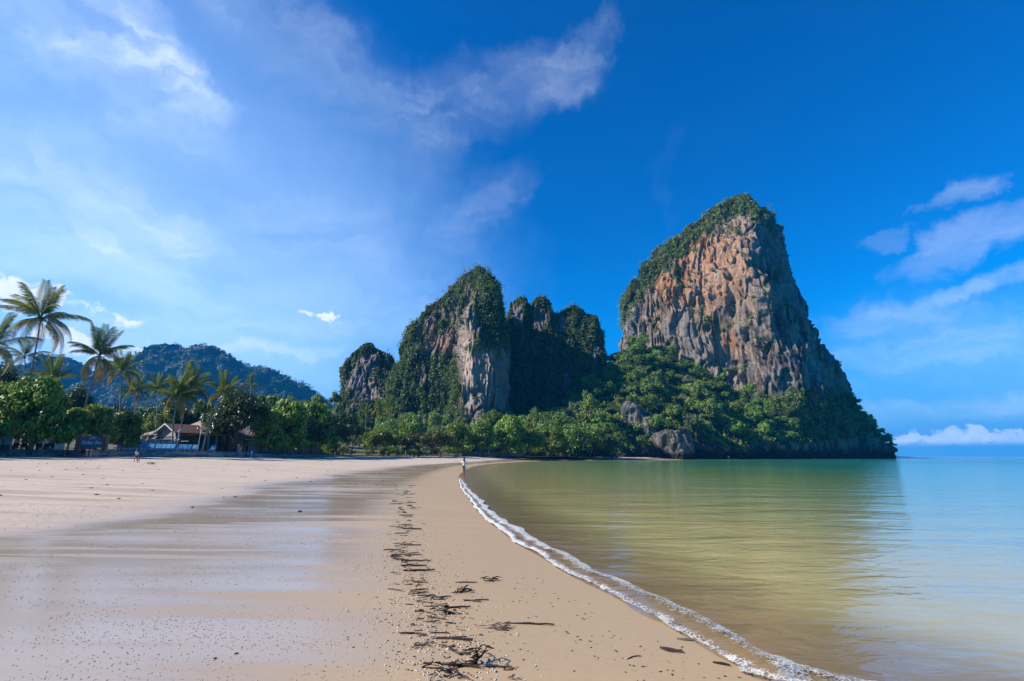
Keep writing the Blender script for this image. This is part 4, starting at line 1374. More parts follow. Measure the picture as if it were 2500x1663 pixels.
def palm(crown, base_px, Y, radius_px, label, n=22, old=3, group='coconut palms on the shore', base_y=None, bend=.25):
    rg = random.Random(int(crown[0] * 7 + crown[1]))
    C = at(crown[0], crown[1], Y)
    B = at(base_px, 1090, Y if base_y is None else base_y)
    B[2] = float(land_z(B[0], B[1])[0]) - .2
    t = thing('coconut_palm', label, 'palm tree', B, 0, group)
    v = Vector(C - B)
    pts, rad = [], []
    for i in range(11):
        k = i / 10
        side = math.sin(math.pi * k) * bend
        pts.append(Vector((v.x * (k ** 1.5 * .75 + .25 * k) - side * .6, v.y * k, v.z * k)))
        rad.append(.19 * (1 - .45 * k) + (.10 if i == 0 else 0))
    MB().tube(pts, rad, 9).build('trunk', M['palmbark'], t, True)
    top = pts[-1]
    link('coconut_bunch', COCO_ME, t, top)
    sc = radius_px * Y / F / 4.6
    a0 = rg.uniform(0, 6)
    for i in range(n):
        k = i / n
        az = a0 + i * 2.39996
        if k < .28:
            kind, pitch = 'up', math.radians(rg.uniform(48, 78))
        elif k < .62:
            kind, pitch = 'mid', math.radians(rg.uniform(18, 42))
        else:
            kind, pitch = 'hang', math.radians(rg.uniform(-22, 12))
        isold = i >= n - old
        if isold:
            kind, pitch = 'old', math.radians(rg.uniform(-45, -20))
        me = rg.choice(FR[kind])
        f = link('frond', me, t, top, (rg.uniform(-.25, .25), -pitch, az), sc * rg.uniform(.86, 1.08))
        if isold:
            f['label'] = 'drooping yellowed frond'
    return t


palm((100, 778), 34, 93, 98, 'tallest coconut palm at the far left, leaning right, with a wide open crown', 26, 3, bend=-.5)
palm((-18, 845), -40, 94, 90, 'coconut palm cut by the left picture edge', 20, 2)
palm((243, 868), 186, 97, 78, 'coconut palm with a yellowed skirt, second tallest, on a slanting trunk', 26, 7)
palm((126, 925), 130, 105, 62, 'short dark palm under the two tallest palms', 20, 1)
palm((298, 905), 288, 112, 55, 'dark palm close behind the yellow-skirted palm', 18, 2)
palm((333, 955), 328, 118, 46, 'small dark palm between the yellow-skirted palm and the house', 20, 1)
palm((386, 948), 380, 145, 42, 'pale palm behind the small dark palm', 18, 0)
palm((432, 968), 420, 113, 62, 'left one of the twin palms in front of the house', 24, 2)
palm((463, 950), 434, 116, 62, 'right one of the twin palms in front of the house', 24, 1)
palm((548, 958), 497, 114, 52, 'leaning palm with a bare curved trunk at the right end of the house', 24, 1, bend=.8)
palm((893, 1008), 895, 228, 25, 'left one of three slim palms below the small grey cliff', 16, 1)
palm((926, 1000), 928, 224, 27, 'middle one of three slim palms below the small grey cliff', 16, 2)
palm((951, 993), 951, 230, 27, 'right one of three slim palms below the small grey cliff', 16, 1)
palm((990, 1058), 992, 178, 30, 'low palm with arching fronds right of the rounded pale tree', 14, 0)
palm((612, 940), 612, 165, 26, 'palm top showing above the tall dark tree', 14, 0)
palm((60, 870), 66, 120, 48, 'dark palm behind the tallest palm', 16, 1)
palm((1115, 1048), 1116, 196, 22, 'slim palm in the trees above the woman in white', 14, 0)


# ------------------------------------------------------------------ sea wall
def sea_wall():
    m, nt = new_mat('old_wall')
    ge = nd(nt, 'ShaderNodeNewGeometry')
    pos = ge.outputs['Position']
    n = nd(nt, 'ShaderNodeTexNoise', Vector=nd(nt, 'ShaderNodeMapping', Vector=pos, Scale=(.5, .5, 1.6)).outputs[0], Scale=1.4, Detail=7.0, Roughness=.65)
    n2 = nd(nt, 'ShaderNodeTexNoise', Vector=pos, Scale=4.0, Detail=5.0)
    c = mixc(nt, sstep(nt, n.outputs[0], .38, .62), (.10, .095, .085), (.42, .40, .37))
    c = mixc(nt, mth(nt, 'MULTIPLY', n2.outputs[0], .5), c, (.22, .20, .18))
    bp = nd(nt, 'ShaderNodeBump', Strength=.8, Distance=.12, Height=n2.outputs[0])
    finish(nt, nd(nt, 'ShaderNodeBsdfPrincipled', Base_Color=c, Roughness=.95, Normal=bp.outputs[0]).outputs[0])
    M['wall'] = m
    t = thing('sea_wall', 'long low weathered sea wall between the beach and the gardens', 'wall')

    def run(name, px0, px1, zoff, hgt, thick, out=0.0, below=1.2):
        a, b = wall_at(px0), wall_at(px1)
        i0 = ((WLC - a) ** 2).sum(1).argmin()
        i1 = ((WLC - b) ** 2).sum(1).argmin()
        Q = np.vstack([a[None], WLC[i0 + 1:i1], b[None]])
        tl = np.gradient(Q, axis=0)
        tl /= np.hypot(*tl.T)[:, None]
        nn = np.stack([-tl[:, 1], tl[:, 0]], 1)
        k = max(3, int(np.hypot(*(b - a)) / 1.2))
        s = np.linspace(0, len(Q) - 1, k)
        Q = np.stack([np.interp(s, np.arange(len(Q)), Q[:, j]) for j in (0, 1)], 1)
        nn = np.stack([np.interp(s, np.arange(len(nn)), nn[:, j]) for j in (0, 1)], 1)
        top = WTOP(Q[:, 1]) + zoff
        rows = []
        rgn = np.random.default_rng(int(px0 + 500))
        for z_, o_ in ((-below, -.05), (-below * .55, 0), (-below * .2, .02), (0, 0)):
            jit = rgn.normal(size=k) * .05
            p = Q - nn * (out + o_ + jit)[:, None] if not np.isscalar(o_ + jit) else Q - nn * out
            rows.append(np.column_stack([p, top + z_ + (hgt if z_ == 0 else 0)]))
        rows.append(np.column_stack([Q + nn * thick, top + hgt]))
        rows.append(np.column_stack([Q + nn * thick, top - below]))
        P = np.stack(rows, 1).reshape(-1, 3)
        link(name, mesh_np(name, P, grid_faces(k, 6), [m]), t)
    run('wall_section', -200, 162, .03, 0, .45)
    run('wall_section', 214, 605, .03, 0, .45)
    run('wall_section', 606, 850, -.10, 0, .45)
    run('wall_section', 851, 1110, .0, 0, .4)
    run('coping', 216, 600, .10, 0, .55, .08, .07)
    run('coping', -198, 158, .10, 0, .55, .08, .07)
    # steps in the gap
    a, b = wall_at(165), wall_at(211)
    u = Vector((*(b - a), 0)).normalized()
    nrm = Vector((-u.y, u.x, 0))
    mid = Vector((*((a + b) / 2), 0))
    w = float(np.hypot(*(b - a)))
    for k in range(4):
        c = mid - nrm * (.9 - .38 * k)
        MB().box((c.x, c.y, 1.72 + .26 * k), (w, .42, .30), Matrix.Rotation(math.atan2(u.y, u.x), 3, 'Z')).build('step', simple('concrete_step', (.16, .15, .14), .9, .3) if k == 0 else bpy.data.materials['concrete_step'], t)
    # posts at the gap and the drift fence pieces
    wood = simple('grey_wood', (.33, .29, .24), .9, .3, 5)
    M['wood'] = wood
    for i, (px, lean, lab) in enumerate([(150, .5, 'leaning weathered post left of the wall steps'), (204, .25, 'pale short post right of the wall steps'), (214, .1, 'second pale post beside the wall corner')]):
        p = wall_at(px)
        z = sand_z(p[0] + .9, p[1] - .4)
        o = MB().tube([(0, 0, -.4), (.02, 0, .9), (lean * .6, .1, 1.9)], [.10, .09, .06], 7).build('post', wood)
        o.location = (p[0] + .9, p[1] - .45, float(z))
        tag(o, lab, 'post', 'posts by the wall steps')


sea_wall()


# ------------------------------------------------------------------ beach house
def beach_house():
    O = at(405, 1104, 124)
    O[2] = 2.72
    u = Vector((.447, .894, 0)).normalized()      # along the shore, away from the camera
    v = Vector((.894, -.447, 0)).normalized()     # towards the sea
    t = thing('beach_house', 'brown-roofed beach house with a grey gable behind the sun loungers', 'house', O)
    W = lambda a, b, z: tuple(u * a + v * b + Vector((0, 0, z)))
    rot = Matrix((u, v, Vector((0, 0, 1)))).transposed()
    roof = simple('brown_roof', (.30, .225, .18), .85, .25, 2.5, bump=.2)
    roof2 = simple('red_brown_roof', (.17, .10, .075), .8, .3, 2.5, bump=.2)
    grey = simple('grey_render', (.30, .31, .30), .85, .12, 1.5)
    white = simple('pale_trim', (.55, .56, .55), .7, .1)
    dark = simple('dark_inside', (.022, .018, .018), .6, .3)  # near-black colour for dark parts, also painted in for unlit interiors
    plum = simple('dark_fascia', (.12, .07, .065), .7, .2)
    timber = simple('timber_boards', (.26, .145, .085), .7, .35, 2.0)
    colm = simple('grey_column', (.36, .38, .40), .8, .1)
    teal = simple('tinted_glass', (.03, .07, .075), .12, .2, spec=.6)
    M.update(roof=roof, roof2=roof2, grey=grey, dark=dark, timber=timber, colm=colm, white=white, plum=plum, teal=teal)

    def slab(name, quad, mat, th=.16, parent=t):
        q = [Vector(p) for p in quad]
        n = (q[1] - q[0]).cross(q[2] - q[0]).normalized() * th
        return MB().prism(q, n).build(name, mat, parent)

    def box(name, a, b, z, da, db, dz, mat, parent=t):
        return MB().box(W(a, b, z), (da, db, dz), rot).build(name, mat, parent)
    # gable front
    gw, ez, az = 2.75, 4.55, 6.55
    apex = 6.75
    # pentagon gable wall with lower edge at 3.9
    MB().prism([W(0, -gw, 3.75), W(0, gw, 3.75), W(0, gw, 5.0), W(0, 0, 6.3), W(0, -gw, 5.0)], u * .2).build('gable_wall', grey, t)
    slab('roof', [W(-1.1, 4.2, ez), W(-1.1, 0, apex), W(7, 0, apex), W(7, 4.2, ez)], roof2)
    slab('roof', [W(7, -4.2, ez), W(7, 0, apex), W(-1.1, 0, apex), W(-1.1, -4.2, ez)], roof)
    for sgn in (-1, 1):
        MB().prism([W(-1.16, sgn * 4.25, ez - .22), W(-1.16, sgn * 4.25, ez + .05), W(-1.16, 0, apex + .05), W(-1.16, 0, apex - .25)], u * -.06).build('bargeboard', white, t)
        slab('soffit', [W(-1.1, sgn * 4.1, ez - .16), W(-1.1, 0, apex - .16), W(-.02, 0, apex - .16), W(-.02, sgn * 4.1, ez - .16)], grey, -.04)
    box('fascia', .1, 0, 3.45, .22, 5.5, .5, plum)
    box('fascia', .0, 0, 3.12, .26, 5.5, .10, grey)
    box('shade_panel', .6, 0, 1.5, .1, 5.2, 3.1, dark)  # near-black panel painted in as the shade inside the opening
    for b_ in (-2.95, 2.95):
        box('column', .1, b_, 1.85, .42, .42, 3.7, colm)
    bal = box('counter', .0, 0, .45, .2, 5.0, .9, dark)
    # painted white lettering strokes on the dark counter: an illegible line of print
    rg = random.Random(4)
    mk = MB()
    x = -1.9
    while x < 1.8:
        wd = rg.uniform(.10, .22)
        hgt = rg.uniform(.22, .5)
        mk.box(W(-.115, x, .55 + rg.uniform(-.05, .05)), (.02, .06, hgt), rot)
        mk.box(W(-.115, x + wd * .6, .42 + rg.uniform(0, .25)), (.02, wd, .07), rot)
        x += wd + rg.uniform(.12, .28)
    s_ = mk.build('lettering', simple('white_paint', (.78, .78, .78), .6, .05), bal)
    # left wing under a lean hip roof
    slab('roof', [W(-.6, -3.2, 4.2), W(3.6, -4.2, 6.0), W(3.6, -9.0, 6.0), W(-.6, -11.5, 4.2)], roof, -.16)
    slab('roof', [W(-.6, -11.5, 4.2), W(3.6, -9.0, 6.0), W(7.5, -9, 4.2), W(7.5, -11.5, 4.2)], roof, -.16)
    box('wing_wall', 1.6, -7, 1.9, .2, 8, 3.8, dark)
    for b_ in (-10.4, -7.6, -4.6):
        box('column', -.2, b_, 1.95, .5, .5, 4.0, colm)
    slab('awning', [W(-1.5, -4.5, 3.1), W(-.3, -4.5, 3.9), W(-.3, -2.9, 3.9), W(-1.5, -2.9, 3.1)], roof, -.1)
    # main hall along the shore
    H, R0 = 4.5, 8.0
    v0, v1, u0, u1 = -10.0, 4.6, 5.0, 30.0
    rv = -2.6
    slab('roof', [W(u0, v1, H), W(u0 + 4, rv, R0), W(u1 - 5, rv, R0), W(u1, v1, H)], roof, .2)
    slab('roof', [W(u1, v0, H), W(u1 - 5, rv, R0), W(u0 + 4, rv, R0), W(u0, v0, H)], roof, .2)
    slab('roof', [W(u0, v0, H), W(u0 + 4, rv, R0), W(u0 + 4.01, rv + .01, R0), W(u0, v1, H)], roof, .2)
    slab('roof', [W(u1, v1, H), W(u1 - 5, rv, R0), W(u1 - 5.01, rv - .01, R0), W(u1, v0, H)], roof, .2)
    MB().tube([W(u0 + 4, rv, R0 + .16), W(u1 - 5, rv, R0 + .16)], .16, 6).build('ridge_cap', roof2, t)
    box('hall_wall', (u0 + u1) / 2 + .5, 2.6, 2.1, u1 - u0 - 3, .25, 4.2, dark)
    box('hall_wall', u0 + 1.5, -3, 2.1, .25, 11, 4.2, grey)
    # sea-facing bays
    a = u0 + 1.9
    bays = ['glass', 'glass', 'boards', 'boards', 'column', 'boards', 'glass', 'boards', 'column', 'boards', 'boards']
    for i, kd in enumerate(bays):
        c = a + i * 2.05
        if kd == 'boards':
            for k in range(8):
                box('board', c - .9 + k * .25, 2.86 + .02 * (k % 2), 2.05, .23, .06, 3.9, timber)
        elif kd == 'glass':
            for k in range(3):
                box('pane', c - .65 + k * .66, 2.86, 2.0, .58, .05, 3.6, teal)
        box('column', c + 1.02, 3.25, 2.1, .5, .45, 4.2, colm)
    box('beam', (u0 + u1) / 2, 3.9, 4.25, u1 - u0 - 1, .25, .35, white)
    # low terrace wall in front
    return t, W


HOUSE, HW = beach_house()


def block_wall(name, label, cat, px0, px1, Y0, Y1, ptop, pbot_z, mat, th=.3, group=None, panel=0):
    a, b = at(px0, ptop, Y0), at(px1, ptop, Y1)
    z0 = pbot_z
    d = Vector((b[0] - a[0], b[1] - a[1], 0))
    n = Vector((-d.y, d.x, 0)).normalized() * th
    t = thing(name, label, cat, (a[0], a[1], z0), 0, group)
    h = (a[2] + b[2]) / 2 - z0
    MB().prism([Vector((0, 0, 0)), d, d + Vector((0, 0, h)), Vector((0, 0, h))], n).build('wall', mat, t)
    if panel:
        for k in range(panel + 1):
            p = d * (k / panel) - n * .15
            MB().box(p + Vector((0, 0, h / 2 + .05)), (.35, .35, h + .12)).build('pier', mat, t)
    return t


def shore_clutter():
    conc = simple('grey_concrete', (.30, .28, .26), .9, .25, 1.2)  # grey concrete of both long walls
    block_wall('garden_wall', 'long grey garden wall under the leafy row of almond trees', 'wall', 640, 830, 138, 172, 1080, 2.3, conc, panel=7)
    block_wall('concrete_wall', 'low concrete wall under the trees behind the woman in the white top', 'wall', 1128, 1282, 206, 222, 1103.5, 1.6, conc, panel=5)
    # gabled hut under the trees
    for px, Y, lab in ((1141, 214, 'small gabled hut with pale rafters under the trees behind the woman in white'), (1206, 222, 'second small gabled hut deeper under the trees')):
        p = at(px, 1100, Y)
        t = thing('gabled_hut', lab, 'hut', (p[0], Y, 1.9), .2, 'gabled huts under the trees')
        MB().box((0, 1.5, 1.7), (4.2, 3, 3.4)).build('wall', M['dark'], t)
        for s in (-1, 1):
            MB().prism([(s * 3.0, -.8, 3.3), (0, -.8, 5.3), (0, 3.6, 5.3), (s * 3.0, 3.6, 3.3)], (0, 0, .18)).build('roof', M['roof'], t)
            MB().prism([(s * 3.05, -.9, 3.15), (s * 3.05, -.9, 3.45), (0, -.9, 5.45), (0, -.9, 5.1)], (0, .08, 0)).build('bargeboard', simple('tan_board', (.42, .27, .17), .8) if s < 0 and px < 1150 else bpy.data.materials['tan_board'], t)  # one tan board colour on every gable edge
    # plank store with white door, life ring, red locker
    p0 = at(556, 1104, 132)
    t = thing('plank_store', 'plank store with a white door under the dark tree', 'shed', (p0[0], 132, 2.6), -.25)
    for k in range(14):
        MB().box((k * .33, 0, 1.75), (.31, .07 + .02 * (k % 2), 3.5)).build('plank', M['timber'], t)
    MB().box((2.4, 2, 3.7), (6, 4.4, .25)).build('roof', M['roof'], t)
    d = MB().box((3.5, -.1, 1.2), (1.25, .08, 2.35)).build('door', simple('white_door', (.62, .64, .66), .5, .05), t)
    MB().box((3.02, -.17, 1.2), (.06, .06, .16)).build('handle', M['dark'], d)
    ring = MB()
    n = 20
    pts = [(math.cos(2 * math.pi * k / n) * .42, 0, math.sin(2 * math.pi * k / n) * .42) for k in range(n + 1)]
    ring.tube(pts, .10, 7, False)
    rp = at(571, 1076.5, 131.6)
    tag(ring.build('life_ring', simple('pale_ring', (.6, .6, .6), .6), loc=rp), 'pale round life ring hung on the plank store wall', 'life ring')
    rp = at(573, 1093, 131.4)
    t = thing('red_locker', 'red locker standing against the plank store by its white door', 'locker', (rp[0], rp[1], 2.72))
    redm = simple('red_paint', (.42, .03, .02), .5)
    MB().box((0, 0, .6), (.6, .45, 1.2)).build('body', redm, t)
    MB().box((0, 0, 1.25), (.66, .5, .1)).build('lid', redm, t)
    MB().box((.2, -.25, .7), (.05, .06, .2)).build('handle', M['dark'], t)
    # grey-green kiosk
    kp = at(613, 1104, 128)
    t = thing('kiosk', 'dark grey-blue kiosk with a shutter beside the plank store', 'kiosk', (kp[0], 128, 2.5), -.25)
    km = simple('kiosk_panel', (.10, .125, .13), .6, .1)
    MB().box((0, 1, 1.6), (2.1, 2, 3.2)).build('body', km, t)
    MB().box((0, .6, 3.32), (2.6, 3, .14)).build('roof', M['colm'], t)
    for k in range(9):
        MB().box((0, -.04, .5 + k * .3), (1.75, .06, .27)).build('shutter_slat', simple('shutter', (.085, .11, .12), .5, .1) if k == 0 else bpy.data.materials['shutter'], t)
    # blue drums on the sand
    bl = simple('blue_plastic', (.02, .11, .30), .4, .1)
    for px, py, Y, h, lab in ((608, 1110, 122, 1.35, 'shorter blue plastic drum on the sand by the kiosk'), (616.5, 1112, 121, 1.7, 'taller blue plastic drum on the sand by the kiosk')):
        p = at(px, py, Y)
        z = float(sand_z(p[0], Y))
        t = thing('blue_drum', lab, 'drum', (p[0], Y, z), 0, 'blue drums by the kiosk')
        MB().tube([(0, 0, 0), (0, 0, h * .3), (0, 0, h * .32), (0, 0, h * .36), (0, 0, h * .38), (0, 0, h * .8)], [.36, .37, .39, .39, .37, .36], 14).build('body', bl, t, True)
        MB().tube([(0, 0, h * .8), (0, 0, h * .88), (0, 0, h * .92)], [.38, .38, .2], 14).build('lid', bl, t, True)
    bp = at(602, 1110, 122)
    t = thing('low_table', 'low dark table on the sand left of the blue drums', 'table', (bp[0] - .6, 122.4, float(sand_z(bp[0] - .6, 122.4))))
    MB().box((0, 0, .75), (1.7, .8, .08)).build('tabletop', M['plum'], t)
    for a in (-.75, .75):
        for b in (-.3, .3):
            MB().box((a, b, .36), (.08, .08, .72)).build('leg', M['plum'], t)
    # pale driftwood litter lying on sand below the wall
    # loungers
    frame = simple('lounger_frame', (.62, .64, .66), .5, .05)
    cush = simple('lounger_cushion', (.10, .33, .55), .8, .12, 4)
    proto = thing('sun_lounger', 'x', 'sun lounger', (0, 0, 0), 0, 'blue sun loungers along the sea wall')
    MB().box((0, .25, .34), (.72, 1.35, .06)).build('bed', frame, proto)
    MB().box((0, .25, .42), (.66, 1.3, .10)).build('cushion', cush, proto)
    rb = Matrix.Rotation(math.radians(-52), 3, 'X')
    MB().box((0, -.72, .72), (.72, .95, .05), rb).build('backrest', frame, proto)
    MB().box((0, -.68, .76), (.66, .9, .09), rb).build('back_cushion', cush, proto)
    for a in (-.3, .3):
        for b in (-.3, .8):
            MB().box((a, b, .16), (.07, .07, .32)).build('leg', frame, proto)
    spots = [(299, 'leftmost of all, nearest the painted sign'), (313, 'second from the left, near the painted sign'), (328, 'in front of the low fence right of the painted sign'), (343, 'under the left end of the house roof'), (356, 'before the first grey column of the house'), (377, 'left of the gable'), (394, 'under the gable, left one'),
             (407, 'under the gable, middle one'), (417, 'under the gable, right one'), (428, 'by the feet of the twin palms'), (447, 'before the glass bays, left one'), (458, 'before the glass bays, middle one'), (470, 'before the timber bays'), (485, 'beside the thin pale pole'), (530, 'alone right of the leaning palm trunk')]
    for i, (px, where) in enumerate(spots):
        o = proto if i == 0 else copy_tree(proto)
        q = wall_at(px)
        tl = WLT[((WLC - q) ** 2).sum(1).argmin()]
        nn = np.array([-tl[1], tl[0]])
        p = q + nn * 1.6
        o.location = (p[0], p[1], float(WTOP(q[1])) + .06)
        o.scale = (1.25, 1.25, 1.25)
        o.rotation_euler = (0, 0, math.atan2(-nn[1], -nn[0]) - math.pi / 2 + R.uniform(-.15, .15) - .9)
        o['label'] = f'blue sun lounger {where}'
    # thin pale pole with flags of the house
    pm = simple('pale_pole', (.6, .6, .58), .6)
    q = at(482, 1104, 110)
    tag(MB().tube([(0, 0, 0), (.08, 0, 3.0), (.15, 0, 8.2)], [.06, .05, .035], 7).build('thin_pole', pm, loc=(q[0], 110, 2.7)), 'thin pale pole standing between the timber bays and the leaning palm', 'pole')
    q = at(430, 1104, 111)
    t = thing('lamp_post', 'thin white post with floodlights in front of the gable', 'lamp post', (q[0], 111, 2.7))
    MB().tube([(0, 0, 0), (0, 0, 4.6)], .07, 7).build('pole', pm, t)
    for k, z in enumerate((2.6, 4.3, 4.6)):
        MB().box((.25 - .3 * (k % 2), -.1, z), (.35, .2, .22)).build('floodlight', pm, t)
    # low picket fence right of sign
    t0 = at(300, 1096, 104)
    t = thing('panel_fence', 'grey panel fence between the painted sign and the house', 'fence', (t0[0], 104, 2.75), .9)
    for k in range(9):
        MB().box((k * 1.15, 0, 1.2), (1.0, .06, 2.1)).build('panel', M['colm'] if k % 2 else M['grey'], t)
        MB().box((k * 1.15 + .57, .02, 1.25), (.12, .12, 2.5)).build('fence_post', M['dark'], t)
    MB().box((4.6, 0, 2.5), (10.4, .25, .12)).build('rail', M['white'], t)
    # painted sign between brick piers
    Y = 84
    sp_ = at(221, 1096, Y)
    t = thing('painted_sign', 'blue-grey painted sign with white lettering between two brick piers', 'sign', (sp_[0], Y, 2.85), .08)
    k_ = Y / F
    brick = simple('red_brick', (.30, .085, .06), .85, .4, 8, bump=.4)
    mort = simple('mortar', (.30, .24, .21), .95)
    for x in (-28 * k_, 31 * k_):
        pi_ = MB().box((x, 0, 1.0), (.66, .5, 2.2)).build('pier', mort, t)
        for r_ in range(11):
            off = .08 if r_ % 2 else -.08
            for c_ in range(3):
                MB().box((x - .24 + c_ * .24 + off * .5, -.02, .02 + r_ * .2), (.215, .56, .165)).build('brick', brick, pi_)
        MB().box((x, 0, 2.2), (.8, .62, .12)).build('cap', mort, pi_)
    bw = 24 * k_
    arc = [(-bw, 0, .25), (bw, 0, .25), (bw, 0, 1.55)] + [(bw * math.cos(a), 0, 1.55 + .65 * math.sin(a)) for a in np.linspace(.1, math.pi - .1, 12)] + [(-bw, 0, 1.55)]
    brd = MB().prism(arc, (0, .12, 0)).build('board', simple('sign_board', (.10, .135, .165), .7, .2, 3), t)
    cu = bpy.data.curves.new('lettering', 'FONT')
    cu.body = 'Railay Bay'
    cu.size = .78
    cu.align_x = 'CENTER'
    cu.extrude = .01
    cu.shear = .25
    tmp = bpy.data.objects.new('tmp', cu)
    COL.objects.link(tmp)
    dg = bpy.context.evaluated_depsgraph_get()
    tm = bpy.data.meshes.new_from_object(tmp.evaluated_get(dg))
    bpy.data.objects.remove(tmp)
    tm.name = 'lettering'
    tm.materials.clear()
    tm.materials.append(simple('sign_white', (.8, .8, .8), .6, .05))
    link('lettering', tm, brd, (0, -.03, .85), (math.pi / 2, 0, 0))
    cols = [(.6, .25, .12), (.7, .7, .7), (.05, .25, .5), (.7, .7, .7), (.05, .25, .5), (.7, .7, .7), (.55, .2, .1), (.7, .6, .4), (.3, .35, .4)]
    for k, cc in enumerate(cols):
        a = math.radians(165 - k * 17)
        a2 = a - math.radians(10)
        r0, r1 = .18, .62
        MB().prism([(r0 * math.cos(a), 0, 1.5 + r0 * math.sin(a)), (r1 * math.cos(a), 0, 1.5 + r1 * math.sin(a)), (r1 * math.cos(a2), 0, 1.5 + r1 * math.sin(a2)), (r0 * math.cos(a2), 0, 1.5 + r0 * math.sin(a2))], (0, -.03, 0)).build('sun_ray', simple('ray_paint', cc, .7, .05), brd)
    MB().prism([(-bw * .8, -.04, .15), (0, -.04, .42), (bw * .8, -.04, .1), (0, -.04, .02)], (0, .1, 0)).build('red_base', brick, t)
    # white hut behind tables
    hp = at(127, 1085, 104)
    t = thing('small_hut', 'small white hut with a dark hipped roof behind the restaurant tables', 'hut', (hp[0], 104, 2.8), .4)
    MB().box((0, 0, 1.2), (3.2, 3, 2.4)).build('wall', M['white'], t)
    apx = (0, 0, 3.9)
    cs = [(-2.6, -2.4, 2.35), (2.6, -2.4, 2.35), (2.6, 2.4, 2.35), (-2.6, 2.4, 2.35)]
    MB().add(cs + [apx], [(0, 1, 4), (1, 2, 4), (2, 3, 4), (3, 0, 4), (3, 2, 1, 0)]).build('roof', M['plum'], t)
    MB().box((.4, -1.52, 1.3), (.9, .05, .9)).build('window', M['dark'], t)
    # pavilion with tinted panes at the far left
    pp = at(8, 1078, 82)
    t = thing('glass_pavilion', 'open pavilion with tinted blue panes at the left edge', 'pavilion', (pp[0], 82, 2.85), .15)
    pane = simple('blue_pane', (.10, .34, .42), .25, .1)
    for k in range(4):
        MB().box((-2.6 + k * 1.05, 0, 1.75), (.9, .05, 2.1)).build('pane', pane, t)
        MB().box((-3.12 + k * 1.05, 0, 1.5), (.12, .14, 3.0)).build('mullion', M['dark'], t)
    MB().box((1.25, -.05, 1.5), (.14, .14, 3.0)).build('post', M['white'], t)
    MB().box((-1, 1.2, 3.1), (5, 3.4, .2)).build('roof', M['dark'], t)
    MB().box((-1, .1, .35), (4.6, .2, .7)).build('plinth', M['plum'], t)
    # restaurant tables and chairs under the almond tree
    tw = simple('dark_timber', (.035, .025, .02), .6, .3)
    tt = simple('pale_table_edge', (.38, .36, .33), .5)
    tp = thing('dining_table', 'x', 'table', (0, 0, 0), 0, 'restaurant tables under the almond tree')
    MB().box((0, 0, .74), (1.3, .8, .05)).build('tabletop', tt, tp)
    for a in (-.55, .55):
        for b in (-.3, .3):
            MB().box((a, b, .36), (.07, .07, .72)).build('leg', tw, tp)
    cp_ = thing('dining_chair', 'x', 'chair', (0, 0, 0), 0, 'restaurant chairs under the almond tree')
    MB().box((0, 0, .45), (.46, .46, .06)).build('seat', tw, cp_)
    MB().box((0, .22, .8), (.46, .05, .6)).build('backrest', tw, cp_)
    for a in (-.2, .2):
        for b in (-.2, .2):
            MB().box((a, b, .21), (.05, .05, .42)).build('leg', tw, cp_)
    first = True
    names = ['nearest the blue-paned pavilion', 'second from the blue-paned pavilion', 'in the middle of the row', 'third from the steps', 'second from the steps', 'nearest the wall steps']
    fc = True
    for i, px in enumerate((34, 50, 68, 86, 102, 122)):
        o = tp if first else copy_tree(tp)
        first = False
        q = wall_at(px)
        tl = WLT[((WLC - q) ** 2).sum(1).argmin()]
        p = q + np.array([-tl[1], tl[0]]) * R.uniform(1.3, 2.4)
        z = float(WTOP(q[1])) + .02
        an = math.atan2(tl[1], tl[0])
        o.location = (p[0], p[1], z)
        o.rotation_euler = (0, 0, an)
        o['label'] = f'dark restaurant table {names[i]}'
        for k in range(3):
            c = cp_ if fc else copy_tree(cp_)
            fc = False
            dx, dy, ra = ((-.35, -.75, math.pi), (.4, -.72, math.pi), (.1, .8, 0))[k]
            c.location = (p[0] + dx * math.cos(an) - dy * math.sin(an), p[1] + dx * math.sin(an) + dy * math.cos(an), z)
            c.rotation_euler = (0, 0, an + ra + R.uniform(-.2, .2))
            c['label'] = f'dark chair {("seaward left", "seaward right", "inland")[k]} at the table {names[i]}'


shore_clutter()


# ------------------------------------------------------------------ people
def skin_body(name, verts, edges, radii, m, parent=None, sub=2):
    me = bpy.data.meshes.new(name)
    me.from_pydata(verts, edges, [])
    o = bpy.data.objects.new(name, me)
    COL.objects.link(o)
    md = o.modifiers.new('skin', 'SKIN')
    md.use_smooth_shade = True
    for i, r in enumerate(radii):
        sv = me.skin_vertices[0].data[i]
        sv.radius = r if hasattr(r, '__len__') else (r, r)
        sv.use_root = i == 0
    o.modifiers.new('sub', 'SUBSURF').levels = sub
    o.modifiers['sub'].render_levels = sub
    dg = bpy.context.evaluated_depsgraph_get()
    dg.update()
    nm = bpy.data.meshes.new_from_object(o.evaluated_get(dg))
    bpy.data.objects.remove(o)
    nm.name = name
    nm.materials.clear()
    nm.materials.append(m)
    nm.polygons.foreach_set('use_smooth', [True] * len(nm.polygons))
    return link(name, nm, parent)


